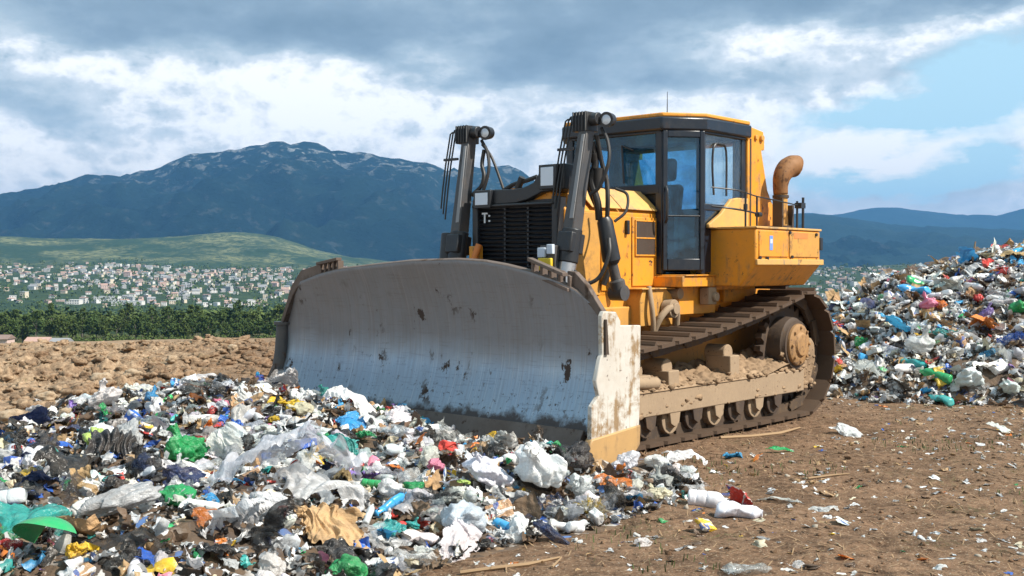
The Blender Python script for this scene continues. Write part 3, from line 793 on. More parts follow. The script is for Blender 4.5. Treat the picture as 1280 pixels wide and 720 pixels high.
# intake pipe with its scoop
px_, py_ = -1.58, 1.30
s = MB(); s.tube([(px_, py_, 2.10), (px_, py_, 2.35), (px_, py_, 2.58)], [.085, .078, .075], 20, cap=False); pipe = s.build('intake_pipe', M['yellow_rusty'], DZ)
s = MB(); s.tube(smooth_path([(px_, py_, 2.50), (px_ + .005, py_, 2.60), (px_ - .02, py_ + .005, 2.70), (px_ - .11, py_ + .015, 2.79), (px_ - .24, py_ + .03, 2.83)], 5),
                 list(np.interp(range(21), [0, 5, 10, 15, 20], [.080, .084, .098, .116, .128])), 20, cap=False)
# the mouth is cut back so the scoop looks outward and a little up
for v in list(s.b.verts)[-20:]: v.co.x -= (v.co.z - 2.83) * .75
sc = s.build('scoop', M['rustpipe'], pipe); so = sc.modifiers.new('wall', 'SOLIDIFY'); so.thickness = .012
s = MB(); s.cyl((px_, py_, 2.10), (px_, py_, 2.15), .12, 20); s.cyl((px_, py_, 2.46), (px_, py_, 2.49), .09, 20); s.box(px_ + .08, px_ + .11, py_ - .04, py_ + .08, 2.1, 2.45); s.box(px_ - .12, px_ - .08, py_ - .02, py_ + .10, 2.1, 2.38); s.build('pipe_clamp', M['vent'], pipe)
s = MB(); s.tube([(-1.62, 1.48, 2.10), (-1.62, 1.48, 2.42)], .013, 8); s.tube([(-1.68, 1.52, 2.10), (-1.68, 1.52, 2.46)], .015, 8); s.box(-1.7, -1.6, 1.46, 1.54, 2.34, 2.40); s.build('mirror_stalk', M['black'], DZ)

# ------------------------------------------------------------------ tracks
RC, RR = (-1.83, .73), .665      # rear wheel centre, radius to the back of the shoes
FC, FR = (1.95, .47), .405
def track_path():
    pts = []
    # bottom front -> bottom rear -> up round the sprocket -> top run -> round the idler
    for t in np.linspace(FC[0], RC[0], 40): pts.append((t, .065))
    for a_ in np.linspace(-90, -262, 40): pts.append((RC[0] + RR * math.cos(R(a_)), RC[1] + RR * math.sin(R(a_))))
    x0, z0 = pts[-1]; x1, z1 = FC[0] + FR * math.cos(R(98)), FC[1] + FR * math.sin(R(98))
    for t in np.linspace(0, 1, 40)[1:]: pts.append((x0 + (x1 - x0) * t, z0 + (z1 - z0) * t - .085 * 4 * t * (1 - t) * (1.15 - .3 * t)))
    for a_ in np.linspace(98, -90, 40)[1:-1]: pts.append((FC[0] + FR * math.cos(R(a_)), FC[1] + FR * math.sin(R(a_))))
    P = np.array(pts + [pts[0]])
    d = np.concatenate([[0], np.cumsum(np.hypot(*np.diff(P, axis=0).T))])
    n_ = 38
    s_ = np.arange(n_) * d[-1] / n_
    x = np.interp(s_, d, P[:, 0]); z = np.interp(s_, d, P[:, 1])
    x2 = np.interp((s_ + .05) % d[-1], d, P[:, 0]); z2 = np.interp((s_ + .05) % d[-1], d, P[:, 1])
    x3 = np.interp((s_ - .05) % d[-1], d, P[:, 0]); z3 = np.interp((s_ - .05) % d[-1], d, P[:, 1])
    return [(x[i], z[i], math.atan2(z2[i] - z3[i], x2[i] - x3[i])) for i in range(n_)], d[-1] / n_
TP, PITCHL = track_path()
def shoe_mesh():
    """one track plate: local x along the chain, y across, -z outward is turned later"""
    mb = MB(); w = .31; L = PITCHL * .56
    # plate with a bent trailing lip and clipped corners
    prof = [(-L, .0), (L * .86, .0), (L * 1.05, .018), (L * 1.05, .046), (L * .80, .034), (-L, .034)]
    mb.prism(prof, -w + .045, w - .045, 'y')
    for sg in (-1, 1):
        ya, yb = sg * (w - .045), sg * w
        mb._faces([(-L * .75, yb, .0), (L * .62, yb, .0), (L * .62, yb, .034), (-L * .75, yb, .034), (-L, ya, .0), (L * .86, ya, .0), (L * .80, ya, .034), (-L, ya, .034)],
                  [(0, 1, 2, 3), (4, 7, 6, 5), (0, 4, 5, 1), (3, 2, 6, 7), (0, 3, 7, 4), (1, 5, 6, 2)])
    # grouser bar
    mb.prism([(-L * .96, .032), (-L * .96, .070), (-L * .86, .072), (-L * .74, .045), (-L * .70, .032)], -w + .03, w - .03, 'y')
    bmesh.ops.recalc_face_normals(mb.b, faces=mb.b.faces[:])
    me = bpy.data.meshes.new('track_shoe'); mb.b.to_mesh(me); mb.b.free(); me.materials.append(M['shoe'])
    return me
SHOE = shoe_mesh()
def track(yc):
    mb = MB()
    for i in range(len(TP)):
        x, z, a_ = TP[i]; x2, z2, _ = TP[(i + 1) % len(TP)]
        for dy in (-.10, .10):
            nx, nz = math.sin(a_), -math.cos(a_)        # inward is opposite to outward normal
            oy = yc + dy + (.012 if i % 2 else -.012)
            mb.bar((x + nx * .055, oy, z + nz * .055), (x2 + nx * .055, oy, z2 + nz * .055), .04, .11)
        mb.cyl((x + nx * .06, yc - .13, z + nz * .06), (x + nx * .06, yc + .13, z + nz * .06), .03, 8)
    tr = mb.build('track', M['link'], DZ)
    for (x, z, a_) in TP:
        s = link('track_shoe', SHOE, tr)
        s.location = (x, yc, z)
        s.rotation_euler = (0, -a_, 0)          # grouser points away from the loop
    return tr
def _ico(sub):
    b = bmesh.new(); bmesh.ops.create_icosphere(b, subdivisions=sub, radius=1)
    V = np.array([v.co[:] for v in b.verts]); F = np.array([[v.index for v in f.verts] for f in b.faces]); b.free(); return V, F
_MUDICO = _ico(2)
def frame_part(yc, sg):
    yo = yc + sg * .24
    mb = MB()
    ys = sorted((yo, yo - sg * .12))
    mb.box(-1.9, 1.62, ys[0], ys[1], .30, .545)
    tf = mb.build('track_frame', M['mudsteel'], DZ, .012)
    # muddy shelf on top of the frame, heaped and uneven
    nx_, ny_ = 240, 40
    X, T = np.meshgrid(np.linspace(-1.95, 1.6, nx_), np.linspace(0, 1, ny_), indexing='ij')
    Y = yo + sg * .012 - sg * T * .50
    Pn = np.stack([X * 1., Y * 1., T * 0 + yc], -1)
    Z = .53 + .14 * T + sstep(-.9, -1.6, X) * .10 + (np.abs(fbm(Pn * 3.2, 4, 71)) * .06 + np.abs(fbm(Pn * 8, 3, 72)) * .035 + fbm(Pn * 22, 2, 73) * .014) * sstep(0, .12, T)
    idx = np.arange(nx_ * ny_).reshape(nx_, ny_)
    F4 = np.stack([idx[:-1, :-1], idx[1:, :-1], idx[1:, 1:], idx[:-1, 1:]], -1).reshape(-1, 4)
    link('mud_shelf', mesh_np('mud_shelf', np.stack([X, Y, Z], -1).reshape(-1, 3), F4, [M['mud']]), tf)
    # lumps of caked mud along the frame
    V0, F0 = _MUDICO; r_ = np.random.default_rng(int(900 + sg)); VV, FF = [], []
    for k in range(330):
        q = r_.random()
        if q < .35: x, y, z = r_.uniform(-1.85, 1.5), yo - sg * abs(r_.normal()) * .05, .55
        elif q < .55: x, y, z = r_.uniform(-1.85, 1.5), yo - sg * r_.uniform(.05, .45), .60
        elif q < .62: x, y, z = r_.uniform(-1.85, 1.55), yo + sg * .001, .31 + r_.random() ** 2 * .12
        elif q < .88: x, y, z = r_.uniform(-2.2, -1.4), yo - sg * .02, r_.uniform(.32, .75)
        else: x, y, z = r_.uniform(-1.5, 1.5), yc + sg * r_.uniform(.05, .22), r_.uniform(.30, .36)
        sz = .010 + .034 * r_.random() ** 2; e = np.array(Euler((r_.uniform(0, 6), r_.uniform(0, 6), r_.uniform(0, 6))).to_matrix())
        P = V0 * (1 + .7 * fbm(V0 * 1.2, 2, k))[:, None] @ e.T * sz * np.array([1.5, .35 if q > .55 else 1, .7])
        FF.append(F0 + len(VV) * len(V0)); VV.append(P + np.array([x, y, z]))
    mo = link('caked_mud', mesh_np('caked_mud', np.concatenate(VV), np.concatenate(FF), [M['mud']]), tf); mo['kind'] = 'stuff'
    # rear cover wrapping the final drive
    mb = MB(); ys = sorted((yo - sg * .02, yo - sg * .16))
    mb.prism([(-1.35, .50), (-1.45, .60), (-1.62, .66), (-1.78, .62), (-1.95, .70), (-2.10, .90), (-2.20, .82), (-2.22, .62), (-2.12, .42), (-1.95, .30), (-1.5, .30)], ys[0], ys[1], 'y')
    mb.build('rear_cover', M['mud'], tf, .03)
    for x, zt_ in ((.65, .70), (-.47, .78)):
        mb = MB(); mb.box(x - .09, x + .09, yc - .1, yc + sg * .2, .55, zt_); mb.cyl((x, yc - .12, zt_ + .02), (x, yc + .12, zt_ + .02), .09, 18); mb.build('carrier_roller', M['mudsteel'], tf, .01)
    mb = MB(); mb.cyl((1.2, yc - .15, .72), (1.2, yc + sg * .16, .72), .09, 16); mb.box(1.0, 1.32, yc - .1, yc + sg * .18, .55, .68); mb.cyl((.95, yc + sg * .2, .60), (1.5, yc + sg * .2, .64), .06, 12); mb.build('track_adjuster', M['mudsteel'], tf, .012)
    for k in range(8):
        x = -1.32 + k * .40
        mb = MB(); mb.lathe((x, yc + sg * .02, .235), (0, sg, 0), [(-.12, .10), (-.1, .145), (0.0, .12), (.07, .145), (.16, .145), (.165, .09), (.20, .07), (.205, .0)], 20)
        mb.prism([(x - .10, .36), (x - .07, .20), (x, .16), (x + .07, .20), (x + .10, .36)], min(yc + sg * .20, yc + sg * .235), max(yc + sg * .20, yc + sg * .235), 'y')
        mb.build('track_roller', M['mudsteel'] if k % 2 else M['drum'], tf, .006)
    # idler, sprocket, final drive
    mb = MB(); mb.lathe((FC[0], yc, FC[1]), (0, 1, 0), [(-.13, .1), (-.13, .30), (-.05, .34), (.05, .34), (.13, .30), (.13, .1)], 32); mb.build('idler_wheel', M['link'], DZ)
    mb = MB()
    pts = []
    for k in range(25):
        for (da, rr) in ((-.35, .50), (-.18, .57), (.18, .57), (.35, .50)):
            a_ = 2 * math.pi * (k + .5 + da) / 25; pts.append((RC[0] + rr * math.cos(a_), RC[1] + rr * math.sin(a_)))
    mb.prism(pts, yc - .04, yc + .04, 'y'); mb.build('sprocket', M['drum'], DZ)
    mb = MB(); mb.lathe((RC[0] + .12, yc, RC[1] + .10), (0, sg, 0), [(-.1, .30), (.10, .31), (.20, .30), (.22, .28), (.25, .27), (.255, .1)], 30); dr = mb.build('final_drive', M['drum'], DZ)
    mb = MB(); mb.lathe((RC[0] + .12, yc + sg * .25, RC[1] + .10), (0, sg, 0), [(0, .235), (.03, .23), (.045, .20), (.05, .14), (.075, .12), (.08, 0)], 30)
    for k in range(8):
        a_ = 2 * math.pi * k / 8; mb.cyl((RC[0] + .12 + .19 * math.cos(a_), yc + sg * .28, RC[1] + .10 + .19 * math.sin(a_)), (RC[0] + .12 + .19 * math.cos(a_), yc + sg * .315, RC[1] + .10 + .19 * math.sin(a_)), .018, 6)
    mb.build('hub_cover', M['hub'], dr, .004)
for sg in (1, -1):
    track(YC + sg * .99); frame_part(YC + sg * .99, sg)

# ------------------------------------------------------------------ blade
BP = [(.14, 2.83), (.36, 2.70), (.55, 2.60), (.80, 2.52), (1.05, 2.50), (1.30, 2.54), (1.55, 2.62), (1.80, 2.73)]
_bz = [p[0] for p in BP]; _bx = [p[1] for p in BP]
_co = np.polyfit(_bz, _bx, 3)
def bx(z): return np.polyval(_co, z)
TOPY = [-2.20, -2.15, -2.01, -1.86, -1.50, -1.23, -.58, -.1, .48, .80, 1.05, 1.30, 1.58, 1.74, 1.87, 1.98]
TOPZ = [1.10, 1.22, 1.42, 1.545, 1.625, 1.665, 1.715, 1.745, 1.755, 1.74, 1.705, 1.655, 1.575, 1.50, 1.40, 1.28]
def top_z(y): return np.interp(y, TOPY, TOPZ)
ny_, nz_ = 120, 40
Y, T = np.meshgrid(np.linspace(-2.20, 1.98, ny_), np.linspace(0, 1, nz_), indexing='ij')
Z = .36 + (top_z(Y) - .36) * T
X = bx(Z) + .012 * fbm(np.stack([Y * 1.3, Z * 1.3, Z * 0], -1), 3, 77) + sstep(-1.75, -2.3, Y) * .03
idx = np.arange(ny_ * nz_).reshape(ny_, nz_)
F4 = np.stack([idx[:-1, :-1], idx[1:, :-1], idx[1:, 1:], idx[:-1, 1:]], -1).reshape(-1, 4)
blade = link('blade', mesh_np('blade', np.stack([X, Y, Z], -1).reshape(-1, 3), F4, [M['blade'], M['blade_back']]), DZ)
so = blade.modifiers.new('plate', 'SOLIDIFY'); so.thickness = .045; so.offset = -1; so.material_offset = 1; so.material_offset_rim = 1
mb = MB()
for y in (-2.1, -1.5, -.7, .2, 1.0, 1.7):
    zt_ = float(top_z(y)) - .15
    mb.prism([(float(bx(z)) - .06, z) for z in np.linspace(.3, zt_, 7)] + [(2.26, zt_ - .1), (2.26, .34)], y - .03, y + .03, 'y')
mb.prism([(2.44, .30), (2.20, .34), (2.20, .62), (2.42, .66)], -2.2, 1.9, 'y'); mb.prism([(2.42, 1.0), (2.24, 1.04), (2.24, 1.2), (2.44, 1.22)], -2.1, 1.8, 'y')
mb.build('blade_rib', M['blade_back'], blade, .01)
mb = MB(); mb.prism([(float(bx(.37)) + .010, .40), (2.86, .14), (2.82, .13), (float(bx(.37)) - .06, .36)], -2.18, 1.90, 'y'); mb.build('cutting_edge', M['blade_back'], blade, .006)
def bracket(ya, yb, n_):
    """slotted guard plate standing on the top edge"""
    mb = MB(); d = (yb - ya)
    def pt(t, up): y = ya + d * t; z = float(top_z(y)) - .035 + up; return y, z
    def seg(t0, t1, u0, u1, o=0):
        a_, b_, c_, d_ = pt(t0, u0), pt(t1, u0), pt(t1, u1), pt(t0, u1)
        xx = float(bx(a_[1])) - .012
        mb.prism([a_, b_, c_, d_], xx - .07, xx, 'x')
    seg(0, 1, 0, .03); seg(0, 1, .125, .155)
    for k in range(n_ + 1):
        t0 = k / (n_ + .35); seg(t0, t0 + .35 / (n_ + .35),   .03, .125)
    return mb.build('slotted_bracket', M['blade_back'], blade, .004)
bracket(1.30, 1.68, 4); bracket(-1.52, -1.20, 4)
mb = MB(); mb.prism([(1.62, 1.555), (1.62, 1.665), (1.70, 1.655), (1.82, 1.55), (1.99, 1.33), (1.99, 1.24), (1.87, 1.37), (1.74, 1.48)], 2.50, 2.56, 'x'); mb.build('corner_gusset', M['blade_back'], blade, .006)
mb = MB(); mb.prism([(-1.50, 1.61), (-1.52, 1.73), (-1.86, 1.66), (-2.02, 1.50), (-2.19, 1.16), (-2.19, 1.08), (-2.0, 1.40), (-1.87, 1.53)], 2.52, 2.60, 'x'); mb.build('corner_gusset', M['blade_back'], blade, .006)
# near end plate, pale and scraped, seen from its outer side; a worn notch in its leading edge
mb = MB()
mb.prism([(2.625, 1.31), (2.60, 1.345), (2.44, 1.335), (2.38, 1.26), (2.38, 1.225), (2.10, 1.215), (2.11, .60), (2.12, .36), (2.765, .30), (2.755, .60), (2.66, .68), (2.70, .80), (2.64, .98), (2.618, 1.0)], 1.985, 2.03, 'y')
ep = mb.build('end_plate', M['white_worn'], blade, .008)
mb = MB(); mb.prism([(2.56, 1.0), (2.585, 1.28), (2.605, 1.28), (2.60, 1.0)], 2.0305, 2.05, 'y'); mb.build('edge_seam', M['vent'], ep)
mb = MB(); mb.prism([(2.765, .345), (2.12, .395), (2.125, .23), (2.20, .17), (2.45, .125), (2.80, .10), (2.80, .30)], 1.975, 2.045, 'y'); mb.build('end_bit', M['tan_bit'], ep, .01)
mb = MB(); mb.prism([(2.13, .30), (2.13, 1.18), (2.42, 1.20), (2.42, .30)], 1.93, 1.984, 'y'); mb.build('backing_plate', M['blade_back'], ep, .01)
# far end plate, dark, its inner side towards the load
mb = MB(); mb.prism([(2.56, 1.12), (2.50, 1.2), (2.2, 1.15), (2.12, .9), (2.12, .3), (2.80, .16), (2.76, .5), (2.62, .75)], -2.27, -2.21, 'y'); fe = mb.build('end_plate', M['blade_back'], blade, .012)
mb = MB(); mb.tube([(2.54, -2.24, 1.09), (2.56, -2.24, .8), (2.66, -2.25, .2)], [.07, .075, .085], 16); mb.cyl((2.54, -2.24, 1.09), (2.54, -2.24, 1.12), .10, 16); mb.build('edge_roll', M['grey'], fe)
mb = MB(); mb.prism([(2.78, .30), (2.2, .36), (2.2, .14), (2.84, .05)], -2.29, -2.20, 'y'); mb.build('end_bit', M['blade_back'], fe, .01)
# push arms and cross brace
for sg in (1, -1):
    y = YC + sg * .60
    mb = MB(); mb.bar((2.30, y + sg * .25, .55), (.5, y, .55), .16, .26); mb.bar((2.30, y + sg * .1, 1.1), (1.35, y, .62), .10, .10); mb.build('push_arm', M['yellow_rusty'], DZ, .015)
# ------------------------------------------------------------------ ground, terrain, hills
def soil_mat():
    m, n = material('tipped_soil')
    p = n.pos(); x, y, z = n.sep(p)
    big = n.noise(p, .33, 5, .6); mid = n.noise(p, 1.7, 7, .62); fine = n.noise(p, 13, 9, .68); grit = n.noise(p, 60, 4, .6)
    c = n.mix(n.mapr(mid, .34, .66), (.088, .049, .028), (.235, .140, .084))
    c = n.mix(n.mapr(big, .42, .66, 0, .6), c, (.16, .098, .058))
    c = n.mix(n.mapr(fine, .53, .62, 0, .5), c, (.29, .18, .11))
    c = n.mix(n.mapr(fine, .40, .47, .6, 0), c, (.035, .019, .010))
    c = n.mix(n.mapr(grit, .59, .65, 0, .6), c, (.46, .36, .25))
    # paler dry loam where fresh spoil has been tipped (left and far)
    loam = n.m('MULTIPLY', n.mapr(n.m('ADD', x, n.m('MULTIPLY', y, .12)), -1.2, -4.0), n.mapr(mid, .28, .55))
    c = n.mix(n.m('MULTIPLY', loam, .85), c, n.mix(n.mapr(fine, .35, .65), (.19, .122, .074), (.48, .345, .225)))
    # a little green where weeds have seeded
    gm = n.m('MULTIPLY', n.mapr(n.noise(p, .8, 4, .6), .56, .66), n.mapr(n.noise(p, 22, 4, .6), .5, .62))
    c = n.mix(n.m('MULTIPLY', gm, .55), c, (.075, .085, .030))
    h = n.m('ADD', n.m('ADD', n.m('MULTIPLY', mid, .9), n.m('MULTIPLY', fine, .55)), n.m('MULTIPLY', grit, .12))
    n.out(n.bsdf(c, .93, 0, n.bump(h, .9, .06), Specular_IOR_Level=.2))
    return m
SOIL = soil_mat()

def polar_sheet(fz, az0, az1, naz, radii):
    A = np.radians(naz) if hasattr(naz, '__len__') else np.linspace(R(az0), R(az1), naz)
    Rr = np.asarray(radii)
    AA, RR_ = np.meshgrid(A, Rr, indexing='ij')
    X, Y = RR_ * np.sin(AA), RR_ * np.cos(AA)
    Z = fz(X, Y)
    idx = np.arange(X.size).reshape(X.shape)
    F4 = np.stack([idx[:-1, :-1], idx[:-1, 1:], idx[1:, 1:], idx[1:, :-1]], -1).reshape(-1, 4)
    return np.stack([X, Y, Z], -1).reshape(-1, 3), F4[:, ::-1]
def near_ground(x, y):
    r = np.hypot(x, y) + edge_shift(x, y)
    return np.where(r < 34, ground_z(x, y), terrain_z(x, y) * sstep(34, 46, r) + ground_z(x, y) * (1 - sstep(34, 46, r)))
radii = np.concatenate([np.geomspace(.4, 4, 20)[:-1], np.geomspace(4, 27, 560), np.linspace(27.2, 34, 24), np.linspace(34.4, 60, 26)])
V, F4 = polar_sheet(near_ground, -75, 75, np.concatenate([np.linspace(-75, -29, 50)[:-1], np.linspace(-29, -5, 330), np.linspace(-4.9, 29, 300), np.linspace(29, 75, 50)[1:]]), radii)
g = link('ground', mesh_np('ground', V, F4, [SOIL])); tag(g, kind='structure')

def land_mat():
    m, n = material('valley_land')
    p = n.pos(); x, y, z = n.sep(p)
    r = n.m('SQRT', n.m('ADD', n.m('MULTIPLY', x, x), n.m('MULTIPLY', y, y)))
    a = n.noise(p, .011, 7, .62); b = n.noise(p, .05, 6, .6); f = n.noise(p, .4, 5, .6)
    field = n.mix(n.mapr(b, .35, .65), (.105, .105, .030), (.16, .130, .060))
    field = n.mix(n.mapr(f, .4, .7, 0, .5), field, (.06, .075, .022))
    wood = n.mix(n.mapr(b, .35, .65), (.022, .042, .020), (.050, .075, .030))
    hill = n.mix(n.mapr(n.noise(p, .006, 9, .70), .44, .58), (.034, .062, .034), (.165, .172, .085))
    hill = n.mix(n.mapr(n.noise(p, .06, 6, .7), .46, .55, 0, .85), hill, (.024, .048, .028))
    c = n.mix(n.mapr(r, 380, 620), field, wood)
    c = n.mix(n.mapr(n.m('ADD', r, n.m('MULTIPLY', n.m('SUBTRACT', a, .5), 900)), 2600, 3000), c, hill)
    n.out(n.bsdf(c, .95, 0, n.bump(b, .5, 3.), Specular_IOR_Level=.1))
    return m
LAND = land_mat()
V, F4 = polar_sheet(lambda x, y: terrain_z(x, y) - .08 - 1.2 * (1 - sstep(44, 66, np.hypot(x, y))), -75, 75, 420, np.concatenate([np.geomspace(27, 2600, 160)[:-1], np.linspace(2600, 4800, 90), np.geomspace(4850, 15000, 20)]))
t = link('terrain', mesh_np('terrain', V, F4, [LAND])); tag(t, kind='structure')

def rock_hill_mat(name, rockiness, lo=(.006, .016, .014), hi=(.013, .028, .022), h0=430, h1=700):
    m, n = material(name)
    p = n.pos(); x, y, z = n.sep(p)
    a = n.noise(p, .0016, 8, .62); b = n.noise(n.scale(p, (1., 1., 1.6)), .011, 8, .68); c2 = n.noise(p, .045, 5, .65)
    c = n.mix(n.mapr(a, .35, .65), lo, hi)
    c = n.mix(n.mapr(c2, .4, .7, 0, .6), c, tuple(q * .6 for q in lo))
    zh = n.m('ADD', z, n.m('MULTIPLY', n.m('SUBTRACT', a, .5), 420))
    up = n.mapr(zh, h0, h1)
    rk = n.m('MULTIPLY', n.mapr(n.m('ADD', b, n.m('MULTIPLY', up, .05)), .57, .63), n.m('ADD', .10, n.m('MULTIPLY', up, .62)))
    rk = n.m('MULTIPLY', rk, rockiness, clamp=True)
    c = n.mix(rk, c, n.mix(n.mapr(c2, .35, .65), (.15, .155, .15), (.34, .335, .32)))
    n.out(n.bsdf(c, .95, 0, n.bump(n.m('ADD', b, n.m('MULTIPLY', c2, .3)), .9, 22.), Specular_IOR_Level=.05))
    return m
def hill_range(name, us, vs, d_ridge, d_foot, d_back, rough, mat, naz=620, nr=120, az=(-62, 62), base=-60, sharp=1.0):
    A = np.linspace(math.tan(R(az[0])), math.tan(R(az[1])), naz)
    D = np.concatenate([np.linspace(d_foot, d_ridge, nr), np.linspace(d_ridge, d_back, 24)[1:]])
    AA, DD = np.meshgrid(A, D, indexing='ij')
    X, Y = AA * DD, DD
    U = 640 + FPX * A
    # soften the profile joints, then roughen the crest
    prof = np.interp(U, us, vs)
    crest = (HY - prof) / FPX * d_ridge + CAMH
    t = np.where(DD < d_ridge, (DD - d_foot) / (d_ridge - d_foot), 1 - (DD - d_ridge) / (d_back - d_ridge))
    P = np.stack([X / 1500, Y / 1500, X * 0], -1)
    spur = ridge(P * 1.3, 5, 91, .52) - 1.15
    body = base + (crest[:, None] - base) * (np.clip(t, 0, 1) ** sharp)
    mask = np.clip(t, 0, 1) * (1 - np.clip(t, 0, 1)) * 4
    Z = body + spur * rough * (mask * .85) + fbm(P * 9, 4, 95) * rough * .14 * sstep(0, .3, t) 
    idx = np.arange(X.size).reshape(X.shape)
    F4 = np.stack([idx[:-1, :-1], idx[1:, :-1], idx[1:, 1:], idx[:-1, 1:]], -1).reshape(-1, 4)
    o = link(name, mesh_np(name, np.stack([X, Y, Z], -1).reshape(-1, 3), F4, [mat])); tag(o, kind='structure')
    return o
ROCK = rock_hill_mat('rocky_mountain', 1.0)
hill_range('mountain', [-1500, -700, -300, 0, 60, 130, 200, 218, 230, 245, 290, 312, 330, 345, 352, 362, 372, 385, 396, 410, 450, 475, 500, 530, 560, 590, 620, 645, 660, 675, 700, 760, 850, 950, 1100, 1400],
           [315, 292, 268, 241, 232, 221, 208, 200, 193, 189, 186, 182, 181, 177, 176, 180, 178, 176, 180, 184, 193, 197, 198, 206, 212, 213, 211, 215, 221, 228, 240, 256, 275, 292, 315, 335],
           6800, 4400, 9200, 250, ROCK)
HILL = rock_hill_mat('wooded_hill', .15, (.012, .028, .022), (.022, .040, .030), 500, 900)
hill_range('hills', [500, 800, 940, 1000, 1040, 1080, 1120, 1200, 1280, 1400, 1700, 2400], [335, 300, 276, 268, 270, 277, 281, 285, 288, 286, 292, 320], 7600, 4600, 9800, 110, HILL, 420, 80, (-8, 62))
hill_range('far_hills', [300, 700, 950, 1000, 1015, 1030, 1055, 1075, 1092, 1120, 1150, 1185, 1210, 1245, 1262, 1280, 1330, 1500, 1900, 2600], [330, 300, 272, 267, 266, 268, 268, 262, 260, 259, 263, 267, 269, 269, 265, 261, 258, 270, 290, 320], 11500, 9500, 14000, 70, HILL, 420, 50, (-14, 62))

# the air of the valley
HZ = MB(); HZ.box(-27500, 27500, -60, 15300, -80, 900)
m, n = material('valley_haze')
pv = n.new('ShaderNodeVolumePrincipled'); pv.inputs['Color'].default_value = (.17, .46, .92, 1); pv.inputs['Density'].default_value = 6.5e-5; pv.inputs['Anisotropy'].default_value = 0.1
n.out(None, pv.outputs[0])
hz = HZ.build('haze', m); tag(hz, kind='stuff')

# ------------------------------------------------------------------ trees and houses in the valley
def leaf_mat(name, a, b):
    m, n = material(name)
    oi = n.new('ShaderNodeObjectInfo')
    f = n.noise(n.coord('Object'), .8, 4, .6)
    c = n.mix(n.mapr(f, .35, .65), a, b)
    c = n.mix(n.m('MULTIPLY', oi.outputs['Random'], .45), c, (.090, .105, .024))
    n.out(n.bsdf(c, .8, 0, Specular_IOR_Level=.2))
    return m
LEAF = leaf_mat('tree_leaves', (.036, .068, .018), (.092, .135, .036))
m, n = material('tree_bark'); n.out(n.bsdf(n.mix(n.noise(n.coord('Object'), 3, 4), (.12, .10, .08), (.26, .23, .19)), .9)); BARK = m
def crown_mesh(seed, h, w, nclump=46, nleaf=26):
    r_ = np.random.default_rng(seed)
    V, F = [], []
    for k in range(nclump):
        t = r_.uniform(.0, 1); z = h * (.24 + .76 * t)
        rad = w * (.35 + .65 * math.sin(math.pi * min(1, .18 + t * .8))) * math.sqrt(r_.uniform(.05, 1))
        a = r_.uniform(0, 6.283); c = np.array([rad * math.cos(a), rad * math.sin(a), z])
        cr = w * r_.uniform(.16, .32)
        for q in range(nleaf):
            d = r_.normal(size=3); d /= np.linalg.norm(d); p = c + d * cr * r_.uniform(.5, 1.)
            s = r_.uniform(.25, .55) * (w / 3.2); a1 = r_.normal(size=3); a1 /= np.linalg.norm(a1); a2 = np.cross(a1, d + r_.normal(size=3) * .4); a2 /= np.linalg.norm(a2)
            i = len(V); V += [p - a1 * s, p + a2 * s * .6, p + a1 * s, p - a2 * s * .6]; F.append((i, i + 1, i + 2, i + 3))
    return mesh_np('crown', np.array(V), np.array(F), [LEAF], smooth=False)
def trunk_mesh(seed, h, w):
    r_ = random.Random(seed); mb = MB()
    pts = [(r_.uniform(-.2, .2) * k, r_.uniform(-.2, .2) * k, h * .8 * k / 4 - (.6 if k == 0 else 0)) for k in range(5)]
    mb.tube(pts, [.28, .22, .17, .12, .05], 8)
    for q in range(6):
        a = r_.uniform(0, 6.28); z = h * r_.uniform(.3, .6); l = w * r_.uniform(.5, .9)
        mb.tube([(0, 0, z), (l * .5 * math.cos(a), l * .5 * math.sin(a), z + h * .1), (l * math.cos(a), l * math.sin(a), z + h * .22)], [.10, .07, .03], 6)
    me = bpy.data.meshes.new('trunk'); mb.b.to_mesh(me); mb.b.free(); me.materials.append(BARK); return me
TREES = []
for k, (h, w) in enumerate(((13, 3.6), (11, 4.2), (15, 3.4), (9.5, 3.8))):
    TREES.append((crown_mesh(100 + k, h, w), trunk_mesh(200 + k, h, w)))
def plant_tree(u, d, k, s, label, group):
    x = (u - 640) / FPX * d; z = float(terrain_z(x, d))
    e = empty('tree', (x, d, z), rng.uniform(0, 6.28)); e.scale = (s, s, s * rng.uniform(.85, 1.15))
    tag(e, label, 'tree', group)
    link('crown', TREES[k][0], e); link('trunk', TREES[k][1], e)
u = -70
while u < 470:
    for row in range(3):
        d = 425 + row * 14 + rng.uniform(-5, 5)
        k = rng.choice((0, 1, 1, 3, 3, 0, 2))
        plant_tree(u + rng.uniform(-5, 5), d, k, rng.uniform(.60, .82) * (1 + .06 * row), ['tall narrow green tree', 'broad bushy green tree', 'tallest slender green tree', 'low round green tree'][k] + ' in the belt of trees along the field', 'trees along the field edge')
    u += rng.uniform(12, 17)
# the rest of the wood reads as one mass
def wood(name, pts, seed, hs, cell):
    r_ = np.random.default_rng(seed); V, F = [], []
    for (x, y) in pts:
        h = r_.uniform(*hs); z0 = float(terrain_z(x, y)); w = h * r_.uniform(.3, .5)
        for q in range(cell):
            d = r_.normal(size=3); d /= np.linalg.norm(d); d[2] = abs(d[2]) * 1.0
            p = np.array([x, y, z0 + h * .30]) + d * np.array([w, w, h * .70]) * r_.uniform(.6, 1)
            s = h * r_.uniform(.10, .2); a1 = r_.normal(size=3); a1 /= np.linalg.norm(a1); a2 = np.cross(a1, d); a2 /= np.linalg.norm(a2) + 1e-9
            i = len(V); V += [p - a1 * s, p + a2 * s * .7, p + a1 * s, p - a2 * s * .7]; F.append((i, i + 1, i + 2, i + 3))
    o = link(name, mesh_np(name, np.array(V), np.array(F), [LEAF], smooth=False)); tag(o, kind='stuff'); return o
wr = random.Random(3)
